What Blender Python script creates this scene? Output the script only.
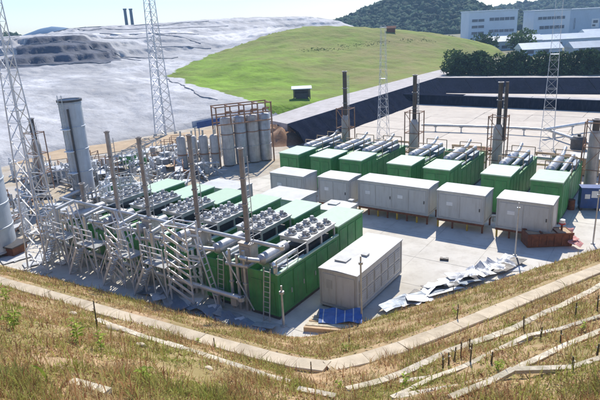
import bpy, math, random
import numpy as np
from mathutils import Vector, Matrix, noise

# ------------------------------------------------------------------ camera, sky, sun, exposure
for o in list(bpy.data.objects): bpy.data.objects.remove(o)
scene = bpy.context.scene
COL = scene.collection
R = math.radians
HEAD = R(34.5)            # heading of the view: rows of the plant run along world X, lanes along world Y
PITCH, ROLL, CAMZ = R(17.95), R(2.85), 17.0
cam_d = bpy.data.cameras.new('camera')
cam = bpy.data.objects.new('camera', cam_d)
COL.objects.link(cam)
rt = Vector((math.cos(HEAD), math.sin(HEAD), 0)); fw0 = Vector((-math.sin(HEAD), math.cos(HEAD), 0))
fw = fw0 * math.cos(PITCH) + Vector((0, 0, -math.sin(PITCH)))
up = fw0 * math.sin(PITCH) + Vector((0, 0, math.cos(PITCH)))
cr = rt * math.cos(ROLL) - up * math.sin(ROLL); cu = rt * math.sin(ROLL) + up * math.cos(ROLL)
M = Matrix((cr, cu, -fw)).transposed().to_4x4(); M.translation = (0, 0, CAMZ)
cam.matrix_world = M
cam_d.sensor_width = 36; cam_d.lens = 36 * 560 / 600; cam_d.clip_end = 6000; cam_d.clip_start = 0.1
scene.camera = cam

SUN_AZ = Vector((-0.34, 0.94)).normalized(); SUN_EL = R(46)
w = bpy.data.worlds.new('World'); scene.world = w; w.use_nodes = True
nt = w.node_tree; bgn = nt.nodes['Background']
sky = nt.nodes.new('ShaderNodeTexSky'); sky.sky_type = 'NISHITA'; sky.sun_disc = False
sky.sun_elevation = SUN_EL; sky.sun_rotation = math.atan2(SUN_AZ.x, SUN_AZ.y)
sky.altitude = 50; sky.air_density = 1.0; sky.dust_density = 0.3; sky.ozone_density = 3.5
tint = nt.nodes.new('ShaderNodeMix'); tint.data_type = 'RGBA'; tint.blend_type = 'MULTIPLY'; tint.inputs[0].default_value = 1.0
tint.inputs[7].default_value = (0.80, 0.90, 1.08, 1)
nt.links.new(sky.outputs[0], tint.inputs[6]); nt.links.new(tint.outputs[2], bgn.inputs[0]); bgn.inputs[1].default_value = 0.105
sd = bpy.data.lights.new('sun', 'SUN'); sd.energy = 3.5; sd.angle = R(0.55); sd.color = (1.0, 0.94, 0.84)
so = bpy.data.objects.new('sun', sd); COL.objects.link(so)
sv = Vector((SUN_AZ.x * math.cos(SUN_EL), SUN_AZ.y * math.cos(SUN_EL), math.sin(SUN_EL)))
so.rotation_euler = sv.to_track_quat('Z', 'Y').to_euler(); so.location = sv * 60
scene.view_settings.view_transform = 'Standard'; scene.view_settings.look = 'None'
scene.view_settings.gamma = 1; scene.view_settings.use_curve_mapping = False
scene.view_settings.exposure = 0.8

rnd = random.Random(7)
def O2(X, Y):   # east/forward of the viewpoint -> plant grid
    return (math.cos(HEAD) * X - math.sin(HEAD) * Y, math.sin(HEAD) * X + math.cos(HEAD) * Y)

# ------------------------------------------------------------------ materials
def mat(name, col, rough=0.75, metal=0.0, var=0.18, scale=2.0, bump=0.15, bscale=None, dirt=None, dirt_amt=0.4,
        streak=False, island=0.0, obj_var=0.0, col2=None, c2scale=0.3, c2pos=0.5, spec=0.4, world=False, transl=0.0, bdist=0.05):
    m = bpy.data.materials.new(name); m.use_nodes = True
    n = m.node_tree.nodes; l = m.node_tree.links
    b = n['Principled BSDF']; b.inputs['Roughness'].default_value = rough; b.inputs['Metallic'].default_value = metal
    b.inputs['Specular IOR Level'].default_value = spec
    if world:
        tc = n.new('ShaderNodeNewGeometry'); vec = tc.outputs['Position']
    else:
        tc = n.new('ShaderNodeTexCoord'); oi = n.new('ShaderNodeObjectInfo')
        ad = n.new('ShaderNodeVectorMath'); ad.operation = 'MULTIPLY_ADD'
        cmb = n.new('ShaderNodeCombineXYZ')
        for i in range(3): l.new(oi.outputs['Random'], cmb.inputs[i])
        l.new(cmb.outputs[0], ad.inputs[0]); ad.inputs[1].default_value = (37, 53, 11); l.new(tc.outputs['Object'], ad.inputs[2])
        vec = ad.outputs[0]
    def nz(s, det=6, ro=0.6, v=vec):
        t = n.new('ShaderNodeTexNoise'); t.inputs['Scale'].default_value = s; t.inputs['Detail'].default_value = det
        t.inputs['Roughness'].default_value = ro; l.new(v, t.inputs['Vector']); return t.outputs['Fac']
    def ramp(f, p0, p1, c0=(0, 0, 0, 1), c1=(1, 1, 1, 1)):
        r = n.new('ShaderNodeValToRGB'); r.color_ramp.elements[0].position = p0; r.color_ramp.elements[1].position = p1
        r.color_ramp.elements[0].color = c0; r.color_ramp.elements[1].color = c1; l.new(f, r.inputs[0]); return r.outputs[0]
    def mix(f, a, c, typ='MIX'):
        x = n.new('ShaderNodeMix'); x.data_type = 'RGBA'; x.blend_type = typ
        for s, val in ((x.inputs[0], f), (x.inputs[6], a), (x.inputs[7], c)):
            if hasattr(val, 'is_output'): l.new(val, s)
            elif isinstance(val, (int, float)): s.default_value = val
            else: s.default_value = (*val, 1)
        return x.outputs[2]
    lo = tuple(c * (1 - var) for c in col); hi = tuple(min(1, c * (1 + var)) for c in col)
    c = ramp(nz(scale), 0.3, 0.7, (*lo, 1), (*hi, 1))
    if col2: c = mix(ramp(nz(c2scale, 5, 0.55), c2pos - 0.1, c2pos + 0.1), c, col2)
    if dirt:
        if streak:
            mp = n.new('ShaderNodeMapping'); mp.inputs['Scale'].default_value = (3.0, 3.0, 0.35); l.new(vec, mp.inputs[0])
            f = ramp(nz(1.6, 7, 0.65, mp.outputs[0]), 0.48, 0.78)
        else: f = ramp(nz(0.9, 8, 0.7), 0.47, 0.72)
        mm = n.new('ShaderNodeMath'); mm.operation = 'MULTIPLY'; l.new(f, mm.inputs[0]); mm.inputs[1].default_value = dirt_amt
        c = mix(mm.outputs[0], c, dirt)
    if island > 0:
        g = n.new('ShaderNodeNewGeometry')
        c = mix(1.0, c, ramp(g.outputs['Random Per Island'], 0, 1, (1 - island, 1 - island, 1 - island * 0.9, 1), (1 + island, 1 + island, 1 + island * 0.7, 1)), 'MULTIPLY')
    if obj_var > 0:
        g = n.new('ShaderNodeObjectInfo')
        c = mix(1.0, c, ramp(g.outputs['Random'], 0, 1, (1 - obj_var,) * 3 + (1,), (1 + obj_var,) * 3 + (1,)), 'MULTIPLY')
    l.new(c, b.inputs['Base Color'])
    rr = n.new('ShaderNodeMapRange'); rr.inputs['To Min'].default_value = max(0.05, rough - 0.12); rr.inputs['To Max'].default_value = min(1, rough + 0.12)
    l.new(nz(scale * 2.3, 4), rr.inputs[0]); l.new(rr.outputs[0], b.inputs['Roughness'])
    if bump:
        bp = n.new('ShaderNodeBump'); bp.inputs['Strength'].default_value = bump; bp.inputs['Distance'].default_value = bdist
        l.new(nz(bscale or scale * 3, 6), bp.inputs['Height']); l.new(bp.outputs[0], b.inputs['Normal'])
    if transl:
        tr = n.new('ShaderNodeBsdfTranslucent'); l.new(c, tr.inputs[0]); ms = n.new('ShaderNodeMixShader'); ms.inputs[0].default_value = transl
        l.new(b.outputs[0], ms.inputs[1]); l.new(tr.outputs[0], ms.inputs[2]); l.new(ms.outputs[0], n['Material Output'].inputs[0])
    return m

MT = {
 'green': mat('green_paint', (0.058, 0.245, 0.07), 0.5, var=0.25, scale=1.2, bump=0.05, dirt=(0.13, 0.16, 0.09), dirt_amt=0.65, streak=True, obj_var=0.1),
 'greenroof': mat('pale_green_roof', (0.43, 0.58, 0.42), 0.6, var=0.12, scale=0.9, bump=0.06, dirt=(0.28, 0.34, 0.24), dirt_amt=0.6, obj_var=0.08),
 'white': mat('white_container_paint', (0.52, 0.52, 0.50), 0.5, var=0.06, scale=1.0, bump=0.05, dirt=(0.28, 0.25, 0.20), dirt_amt=0.45, streak=True, obj_var=0.05),
 'whiteroof': mat('white_container_roof', (0.52, 0.52, 0.50), 0.55, var=0.1, scale=0.8, bump=0.06, dirt=(0.36, 0.33, 0.28), dirt_amt=0.55),
 'panelgrey': mat('grey_panel', (0.42, 0.42, 0.40), 0.55, var=0.1, scale=1.5, bump=0.05, dirt=(0.22, 0.19, 0.15), dirt_amt=0.4, streak=True),
 'steel': mat('galvanised_steel', (0.46, 0.47, 0.47), 0.45, 0.35, var=0.2, scale=2.5, bump=0.06, dirt=(0.22, 0.17, 0.12), dirt_amt=0.4, obj_var=0.1),
 'mast': mat('pale_galvanised', (0.62, 0.63, 0.64), 0.5, 0.15, var=0.12, scale=2.5, bump=0.05, dirt=(0.4, 0.37, 0.33), dirt_amt=0.4),
 'jointfill': mat('joint_fill', (0.46, 0.43, 0.37), 0.9, var=0.3, scale=1, bump=0.0, world=True),
 'sootflue': mat('sooty_flue', (0.10, 0.08, 0.065), 0.7, 0.1, var=0.3, scale=1.4, bump=0.1, dirt=(0.2, 0.12, 0.07), dirt_amt=0.6, streak=True),
 'darksteel': mat('dark_steel', (0.07, 0.07, 0.072), 0.55, 0.2, var=0.25, scale=3, bump=0.1, dirt=(0.12, 0.07, 0.04), dirt_amt=0.4),
 'pipe': mat('pipe_cladding', (0.55, 0.55, 0.53), 0.38, 0.45, var=0.15, scale=2, bump=0.08, dirt=(0.25, 0.2, 0.15), dirt_amt=0.35, obj_var=0.12),
 'drum': mat('silencer_cladding', (0.42, 0.42, 0.42), 0.42, 0.4, var=0.2, scale=2, bump=0.08, dirt=(0.16, 0.12, 0.09), dirt_amt=0.45, streak=True),
 'stack': mat('stack_metal', (0.31, 0.29, 0.275), 0.6, 0.3, var=0.25, scale=1.6, bump=0.1, dirt=(0.22, 0.14, 0.09), dirt_amt=0.55, streak=True, obj_var=0.2),
 'casing': mat('stack_casing', (0.50, 0.46, 0.41), 0.55, 0.25, var=0.2, scale=1.4, bump=0.1, dirt=(0.2, 0.12, 0.07), dirt_amt=0.5, streak=True, obj_var=0.12),
 'rust': mat('rusty_steel', (0.20, 0.075, 0.035), 0.85, var=0.35, scale=3, bump=0.3, dirt=(0.08, 0.04, 0.03), dirt_amt=0.6),
 'rustframe': mat('rust_frame', (0.30, 0.16, 0.09), 0.85, var=0.3, scale=3, bump=0.2, dirt=(0.4, 0.36, 0.32), dirt_amt=0.5),
 'yellow': mat('yellow_paint', (0.55, 0.36, 0.04), 0.6, var=0.2, scale=2, bump=0.05, dirt=(0.2, 0.12, 0.05), dirt_amt=0.5),
 'tan': mat('tan_timber', (0.46, 0.33, 0.20), 0.8, var=0.2, scale=2.2, bump=0.2, dirt=(0.3, 0.2, 0.12), dirt_amt=0.5, obj_var=0.15),
 'concrete': mat('pad_concrete', (0.60, 0.565, 0.50), 0.85, var=0.08, scale=0.25, bump=0.12, bscale=6, dirt=(0.36, 0.32, 0.26), dirt_amt=0.55, col2=(0.49, 0.455, 0.385), c2scale=0.12, c2pos=0.56, world=True, spec=0.2),
 'sand': mat('sandy_yard', (0.43, 0.36, 0.26), 0.95, var=0.2, scale=0.5, bump=0.4, bscale=5, dirt=(0.26, 0.2, 0.14), dirt_amt=0.55, col2=(0.48, 0.45, 0.40), c2scale=0.14, world=True, spec=0.15),
 'pathconc': mat('path_concrete', (0.55, 0.46, 0.33), 0.9, var=0.14, scale=2.0, bump=0.25, bscale=14, dirt=(0.28, 0.22, 0.14), dirt_amt=0.6, obj_var=0.07, spec=0.2),
 'soil': mat('hillside_soil', (0.38, 0.26, 0.145), 0.95, var=0.35, scale=0.8, bump=0.6, bscale=6, dirt=(0.46, 0.33, 0.20), dirt_amt=0.7, col2=(0.27, 0.21, 0.09), c2scale=0.35, world=True, spec=0.1),
 'pole': mat('weathered_pole', (0.64, 0.56, 0.43), 0.9, var=0.35, scale=5, bump=0.6, dirt=(0.33, 0.26, 0.15), dirt_amt=0.7, col2=(0.45, 0.40, 0.27), c2scale=1.6, c2pos=0.56, spec=0.15, obj_var=0.15),
 'stake': mat('dark_stake', (0.10, 0.085, 0.05), 0.9, var=0.3, scale=6, bump=0.3, obj_var=0.25),
 'liner': mat('dark_liner', (0.010, 0.013, 0.026), 0.85, var=0.35, scale=0.35, bump=0.5, bscale=0.9, dirt=(0.07, 0.078, 0.10), dirt_amt=0.5, streak=True, world=True, spec=0.0),  # pale streaks paint the lighter, light-catching folds into the liner colour
 'geotex': mat('pale_floor_sheet', (0.55, 0.49, 0.41), 0.85, var=0.08, scale=0.3, bump=0.2, bscale=1.5, dirt=(0.38, 0.32, 0.27), dirt_amt=0.5, obj_var=0.05, spec=0.2),
 'roadc': mat('rim_road', (0.47, 0.44, 0.42), 0.9, var=0.15, scale=0.4, bump=0.2, bscale=3, dirt=(0.3, 0.26, 0.22), dirt_amt=0.6, world=True, spec=0.15),
 'mound': mat('mound_grass', (0.185, 0.295, 0.035), 0.95, var=0.4, scale=0.14, bump=1.0, bscale=0.9, bdist=0.35, dirt=(0.17, 0.20, 0.05), dirt_amt=0.7, col2=(0.21, 0.185, 0.075), c2scale=0.02, c2pos=0.57, world=True, spec=0.1),
 'cover': mat('landfill_sheet', (0.53, 0.53, 0.535), 0.8, var=0.2, scale=0.3, bump=0.8, bscale=0.2, bdist=0.8, dirt=(0.27, 0.265, 0.265), dirt_amt=0.7, col2=(0.34, 0.34, 0.345), c2scale=0.06, c2pos=0.48, world=True, spec=0.3),
 'bright': mat('white_sheet', (0.58, 0.57, 0.56), 0.6, var=0.1, scale=0.2, bump=0.7, bscale=0.5, dirt=(0.5, 0.49, 0.48), dirt_amt=0.5, world=True, spec=0.3),
 'darkcover': mat('dark_terrace_sheet', (0.060, 0.068, 0.095), 0.8, var=0.4, scale=0.12, bump=0.9, bscale=0.4, dirt=(0.15, 0.16, 0.18), dirt_amt=0.7, world=True, spec=0.3),
 'seam': mat('seam_ballast', (0.24, 0.24, 0.25), 0.8, var=0.3, scale=0.8, bump=0.2, obj_var=0.3),
 'ground': mat('far_ground', (0.24, 0.23, 0.15), 0.95, var=0.25, scale=0.02, bump=0.1, world=True, spec=0.1),
 'sheet': mat('white_scrap_sheet', (0.60, 0.61, 0.61), 0.5, 0.1, var=0.15, scale=1.4, bump=0.1, dirt=(0.34, 0.32, 0.3), dirt_amt=0.5, obj_var=0.14),
 'bluegrey': mat('blue_grey_sheet', (0.22, 0.26, 0.31), 0.5, 0.2, var=0.2, scale=1.4, bump=0.1, dirt=(0.3, 0.29, 0.27), dirt_amt=0.5, obj_var=0.2),
 'blue': mat('blue_tarp', (0.055, 0.15, 0.42), 0.5, var=0.2, scale=2, bump=0.2, dirt=(0.25, 0.32, 0.45), dirt_amt=0.45),
 'navy': mat('navy_paint', (0.02, 0.07, 0.24), 0.5, var=0.2, scale=2, bump=0.05, dirt=(0.1, 0.12, 0.16), dirt_amt=0.4),
 'whitepaint': mat('white_paint', (0.75, 0.75, 0.74), 0.5, var=0.05, scale=3, bump=0.0),
 'red': mat('red_paint', (0.5, 0.05, 0.04), 0.5, var=0.15, scale=3, bump=0.0),
 'pink': mat('faded_red_sheet', (0.6, 0.27, 0.24), 0.7, var=0.2, scale=4, bump=0.2),
 'silo': mat('silo_shell', (0.46, 0.50, 0.55), 0.42, 0.25, var=0.12, scale=0.8, bump=0.06, dirt=(0.28, 0.27, 0.27), dirt_amt=0.45, streak=True),
 'bldg': mat('pale_blue_wall', (0.62, 0.68, 0.74), 0.7, var=0.06, scale=0.2, bump=0.0, dirt=(0.5, 0.56, 0.62), dirt_amt=0.4, streak=True),
 'bldg2': mat('blue_grey_wall', (0.46, 0.54, 0.62), 0.7, var=0.08, scale=0.2, bump=0.0, dirt=(0.27, 0.33, 0.4), dirt_amt=0.4, streak=True),
 'glass': mat('dark_window', (0.05, 0.075, 0.11), 0.15, var=0.3, scale=0.5, bump=0.0, spec=0.7),
 'lowroof': mat('low_roof', (0.52, 0.58, 0.62), 0.5, var=0.12, scale=0.3, bump=0.05, dirt=(0.4, 0.4, 0.4), dirt_amt=0.5, obj_var=0.15),
 'leafdark': mat('dark_foliage', (0.055, 0.095, 0.035), 0.8, var=0.4, scale=0.5, bump=0.0, island=0.45, spec=0.2, transl=0.2),
 'leaf': mat('mid_foliage', (0.07, 0.12, 0.03), 0.8, var=0.35, scale=0.5, bump=0.0, island=0.4, spec=0.2, transl=0.25),
 'forest': mat('forest_foliage', (0.030, 0.062, 0.036), 0.9, var=0.4, scale=0.1, bump=0.8, bscale=0.7, island=0.4, world=True, spec=0.1),
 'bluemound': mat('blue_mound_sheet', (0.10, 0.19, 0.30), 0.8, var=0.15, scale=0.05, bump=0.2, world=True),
 'bark': mat('bark', (0.09, 0.07, 0.05), 0.9, var=0.3, scale=4, bump=0.4),
 'weed': mat('weed_leaf', (0.30, 0.38, 0.05), 0.7, var=0.3, scale=3, bump=0.0, island=0.35, spec=0.3, transl=0.35),
 'chim': mat('far_chimney', (0.12, 0.15, 0.20), 0.8, var=0.1, scale=0.2, bump=0.0),
 'dirtpile': mat('brown_earth', (0.26, 0.15, 0.09), 0.95, var=0.3, scale=0.6, bump=0.6, bscale=3, dirt=(0.42, 0.33, 0.24), dirt_amt=0.6, world=True, spec=0.1),
}
def grass_mat():
    m = bpy.data.materials.new('dry_grass'); m.use_nodes = True
    n = m.node_tree.nodes; l = m.node_tree.links; b = n['Principled BSDF']
    b.inputs['Roughness'].default_value = 0.8; b.inputs['Specular IOR Level'].default_value = 0.2
    g = n.new('ShaderNodeNewGeometry')
    r = n.new('ShaderNodeValToRGB'); e = r.color_ramp.elements
    e[0].position = 0; e[0].color = (0.20, 0.085, 0.04, 1); e[1].position = 1; e[1].color = (0.70, 0.55, 0.32, 1)
    for p, c in ((0.25, (0.40, 0.21, 0.10, 1)), (0.5, (0.52, 0.36, 0.17, 1)), (0.75, (0.60, 0.46, 0.22, 1))):
        x = e.new(p); x.color = c
    l.new(g.outputs['Random Per Island'], r.inputs[0])
    r2 = n.new('ShaderNodeValToRGB'); e = r2.color_ramp.elements
    e[0].color = (0.18, 0.20, 0.03, 1); e[1].color = (0.42, 0.43, 0.11, 1); l.new(g.outputs['Random Per Island'], r2.inputs[0])
    t = n.new('ShaderNodeTexNoise'); t.inputs['Scale'].default_value = 0.55; t.inputs['Detail'].default_value = 4; l.new(g.outputs['Position'], t.inputs['Vector'])
    ra = n.new('ShaderNodeMath'); ra.operation = 'MULTIPLY_ADD'; ra.inputs[1].default_value = 0.35; l.new(g.outputs['Random Per Island'], ra.inputs[0]); l.new(t.outputs['Fac'], ra.inputs[2])
    rp = n.new('ShaderNodeValToRGB'); rp.color_ramp.elements[0].position = 0.61; rp.color_ramp.elements[1].position = 0.82; l.new(ra.outputs[0], rp.inputs[0])
    x = n.new('ShaderNodeMix'); x.data_type = 'RGBA'; l.new(rp.outputs[0], x.inputs[0]); l.new(r.outputs[0], x.inputs[6]); l.new(r2.outputs[0], x.inputs[7])
    l.new(x.outputs[2], b.inputs['Base Color'])
    tr = n.new('ShaderNodeBsdfTranslucent'); l.new(x.outputs[2], tr.inputs[0]); ms = n.new('ShaderNodeMixShader'); ms.inputs[0].default_value = 0.35
    l.new(b.outputs[0], ms.inputs[1]); l.new(tr.outputs[0], ms.inputs[2]); l.new(ms.outputs[0], n['Material Output'].inputs[0])
    return m
MT['drygrass'] = grass_mat()

# ------------------------------------------------------------------ mesh helpers
class MB:
    def __init__(s): s.v = []; s.f = []
    def box(s, x0, x1, y0, y1, z0, z1):
        k = len(s.v)
        s.v += [(x0, y0, z0), (x1, y0, z0), (x1, y1, z0), (x0, y1, z0), (x0, y0, z1), (x1, y0, z1), (x1, y1, z1), (x0, y1, z1)]
        s.f += [tuple(k + i for i in q) for q in ((0, 3, 2, 1), (4, 5, 6, 7), (0, 1, 5, 4), (1, 2, 6, 5), (2, 3, 7, 6), (3, 0, 4, 7))]; return s
    def beam(s, p0, p1, w, h=None, upv=(0, 0, 1)):
        h = h or w; p0 = Vector(p0); p1 = Vector(p1); d = (p1 - p0).normalized(); u = Vector(upv)
        if abs(d.dot(u)) > 0.98: u = Vector((1, 0, 0))
        a = d.cross(u).normalized() * w / 2; b = a.cross(d).normalized() * h / 2; k = len(s.v)
        for p in (p0, p1): s.v += [tuple(p - a - b), tuple(p + a - b), tuple(p + a + b), tuple(p - a + b)]
        s.f += [tuple(k + i for i in q) for q in ((0, 1, 2, 3), (7, 6, 5, 4), (0, 4, 5, 1), (1, 5, 6, 2), (2, 6, 7, 3), (3, 7, 4, 0))]; return s
    def cyl(s, p0, p1, r, r2=None, n=12, caps=True):
        r2 = r if r2 is None else r2; p0 = Vector(p0); p1 = Vector(p1); d = (p1 - p0).normalized()
        u = Vector((0, 0, 1)) if abs(d.z) < 0.9 else Vector((1, 0, 0)); a = d.cross(u).normalized(); b = d.cross(a); k = len(s.v)
        for p, q in ((p0, r), (p1, r2)):
            for i in range(n):
                t = 2 * math.pi * i / n; s.v.append(tuple(p + (a * math.cos(t) + b * math.sin(t)) * q))
        for i in range(n): j = (i + 1) % n; s.f.append((k + i, k + n + i, k + n + j, k + j))
        if caps: s.f.append(tuple(k + i for i in range(n))); s.f.append(tuple(k + n + i for i in reversed(range(n))))
        return s
    def path(s, pts, r, n=8):
        for a, b in zip(pts[:-1], pts[1:]): s.cyl(a, b, r, n=n)
        return s
    def lathe(s, prof, n=24, c=(0, 0), a0=0, a1=2 * math.pi):
        full = abs(a1 - a0 - 2 * math.pi) < 1e-4; m = n if full else n + 1; k = len(s.v)
        for (r, z) in prof:
            for i in range(m):
                t = a0 + (a1 - a0) * i / n; s.v.append((c[0] + r * math.cos(t), c[1] + r * math.sin(t), z))
        for j in range(len(prof) - 1):
            for i in range(n):
                i2 = (i + 1) % m if full else i + 1
                s.f.append((k + j * m + i, k + j * m + i2, k + (j + 1) * m + i2, k + (j + 1) * m + i))
        return s
    def build(s, name, m, parent=None, smooth=False, loc=None, rz=0):
        me = bpy.data.meshes.new(name); me.from_pydata(s.v, [], s.f); me.update()
        if smooth: me.shade_smooth(); me.set_sharp_from_angle(angle=R(38))
        return link(name, me, m, parent, loc, rz)
def link(name, me, m, parent=None, loc=None, rz=0):
    if m is not None and not me.materials: me.materials.append(MT[m] if isinstance(m, str) else m)
    o = bpy.data.objects.new(name, me); COL.objects.link(o); o.parent = parent
    if loc: o.location = loc
    o.rotation_euler.z = rz
    return o
def npmesh(name, V, F, m, parent=None, smooth=False):
    me = bpy.data.meshes.new(name); V = np.asarray(V, np.float32); F = np.asarray(F, np.int32)
    me.vertices.add(len(V)); me.vertices.foreach_set('co', V.ravel())
    k = F.shape[1]; me.loops.add(F.size); me.loops.foreach_set('vertex_index', F.ravel())
    me.polygons.add(len(F)); me.polygons.foreach_set('loop_start', np.arange(0, F.size, k, dtype=np.int32))
    me.update(calc_edges=True); me.validate()
    if smooth: me.shade_smooth()
    return link(name, me, m, parent)
def tag(o, label=None, cat=None, group=None, kind=None):
    if label: o['label'] = label
    if cat: o['category'] = cat
    if group: o['group'] = group
    if kind: o['kind'] = kind
    return o
def thing(name, loc, label, cat, group=None, rz=0):
    o = bpy.data.objects.new(name, None); COL.objects.link(o); o.location = loc; o.rotation_euler.z = rz; o.empty_display_size = 0.3
    return tag(o, label, cat, group)
def copy_tree(o, parent=None):
    c = o.copy(); COL.objects.link(c); c.parent = parent
    for ch in o.children: copy_tree(ch, c)
    return c
def fbm(x, y, z=0.0, o=4): return noise.fractal(Vector((x, y, z)), 1.0, 2.0, o)

# ------------------------------------------------------------------ ground, pad, yard
MB().box(-2500, 2500, -800, 3500, -3.0, -0.30).build('ground', 'ground')['kind'] = 'structure'
m = MB(); m.v = [(-82, 8, -0.04), (12, 8, -0.04), (30, 66, -0.04), (-40, 66, -0.04), (-62, 84, -0.04), (-82, 60, -0.04)]; m.f = [(0, 1, 2, 3, 4, 5)]
m.build('yard_ground', 'sand')['kind'] = 'structure'
m = MB(); m.v = [(-46, 18.5, 0), (-14, 20.5, 0), (4, 44, 0), (8, 60.5, 0), (-36.5, 60.5, 0), (-40, 40, 0)]; m.f = [tuple(range(6))]
m.build('concrete_pad', 'concrete')['kind'] = 'structure'

pad = bpy.data.objects['concrete_pad']
for k in range(12): MB().box(-44 + k * 4.2, -43.96 + k * 4.2, 22 + max(0, (k - 6)) * 3.2, 60, .003, .006).build('joint', 'jointfill', pad)
for k in range(9): MB().box(-40, -16 + k * 2.2, 23 + k * 4.2, 23.04 + k * 4.2, .007, .010).build('joint', 'jointfill', pad)
# hillside the viewer stands on: two faces meeting in a shallow valley
CX, CY = -15.9, 22.4
PATH = [(-46, 11.4), (-36, 12.3), (-29.64, 12.8), (-24.41, 13.25), (-18.09, 13.6), (-12.96, 14.0), (-9.0, 14.25), (-7.3, 16.9), (-5.6, 21.0), (-4.05, 25.3), (-1.8, 31.4), (2, 40)]
def base_slope(a, b):
    zl = 0.6 * ((a - CX) * 0.09 - (b - CY) * 0.996); zr = 0.53 * ((a - CX) * 0.8645 - (b - CY) * 0.503)
    q = 0.35; mm = max(zl, zr); z = mm + q * math.log(math.exp((zl - mm) / q) + math.exp((zr - mm) / q)) - 0.2
    if z > 13.2: z = 13.2 + (z - 13.2) / (1 + 0.55 * (z - 13.2))
    return z
def near_path(a, b):
    best = (1e9, 0, 0)
    for (x0, y0), (x1, y1) in zip(PATH[:-1], PATH[1:]):
        dx, dy = x1 - x0, y1 - y0; t = max(0, min(1, ((a - x0) * dx + (b - y0) * dy) / (dx * dx + dy * dy)))
        px, py = x0 + t * dx, y0 + t * dy; d = math.hypot(a - px, b - py)
        if d < best[0]: best = (d, px, py)
    return best
def slope(a, b):
    z = base_slope(a, b)
    if z > 0.3:
        amp = min(1, (z - 0.3) / 1.5)
        z += amp * (0.16 * fbm(a * 0.45, b * 0.45) + 0.05 * fbm(a * 1.9, b * 1.9, 3))
    d, px, py = near_path(a, b)
    if d < 1.3:
        zp = base_slope(px, py) - 0.02; t = max(0, min(1, (d - 0.55) / 0.75)); t = t * t * (3 - 2 * t); z = zp + (z - zp) * t
    return z
st = 0.32
xs = np.arange(-52, 26, st); ys = np.arange(-16, 50, st)
V = []; idx = {}
Zg = np.zeros((len(xs), len(ys)))
for i, a in enumerate(xs):
    for j, b in enumerate(ys): Zg[i, j] = slope(a, b) if base_slope(a, b) > -0.8 else -9
F = []
def vid(i, j):
    if (i, j) not in idx: idx[(i, j)] = len(V); V.append((xs[i], ys[j], Zg[i, j]))
    return idx[(i, j)]
for i in range(len(xs) - 1):
    for j in range(len(ys) - 1):
        if min(Zg[i, j], Zg[i + 1, j], Zg[i, j + 1], Zg[i + 1, j + 1]) > -2: F.append((vid(i, j), vid(i + 1, j), vid(i + 1, j + 1), vid(i, j + 1)))
hill = npmesh('hillside', V, F, 'soil', smooth=True); hill['kind'] = 'structure'

# concrete drain path: separate slabs
pth = thing('concrete_path', (0, 0, 0), None, None); pth['kind'] = 'structure'
acc = 0.0
for (x0, y0), (x1, y1) in zip(PATH[:-1], PATH[1:]):
    L = math.hypot(x1 - x0, y1 - y0); n = max(1, round(L / 1.5)); ang = math.atan2(y1 - y0, x1 - x0)
    for k in range(n):
        t0, t1 = k / n, (k + 1) / n; l = L / n
        ax, ay = x0 + (x1 - x0) * t0, y0 + (y1 - y0) * t0; bx, by = x0 + (x1 - x0) * t1, y0 + (y1 - y0) * t1
        za, zb = base_slope(ax, ay), base_slope(bx, by); g = 0.008 / l
        m = MB(); hw = 0.34 + rnd.uniform(-0.02, 0.02); nx, ny = -math.sin(ang) * hw, math.cos(ang) * hw
        A = Vector((ax, ay, za)); B = Vector((bx, by, zb)); A2 = A.lerp(B, g); B2 = B.lerp(A, g); dz = rnd.uniform(-0.012, 0.012); e = 0.04
        m.v = [(p.x + sgn * nx * q, p.y + sgn * ny * q, p.z + zz + dz) for zz, q in ((-0.3, 1.0), (0.03, 1.0), (0.06, 0.93)) for p, sgn in ((A2, -1), (B2, -1), (B2, 1), (A2, 1))]
        m.f = [(3, 2, 1, 0), (8, 9, 10, 11)] + [(r4 + i, r4 + (i + 1) % 4, r4 + 4 + (i + 1) % 4, r4 + 4 + i) for r4 in (0, 4) for i in range(4)]
        m.build('slab', 'pathconc', pth)

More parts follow.
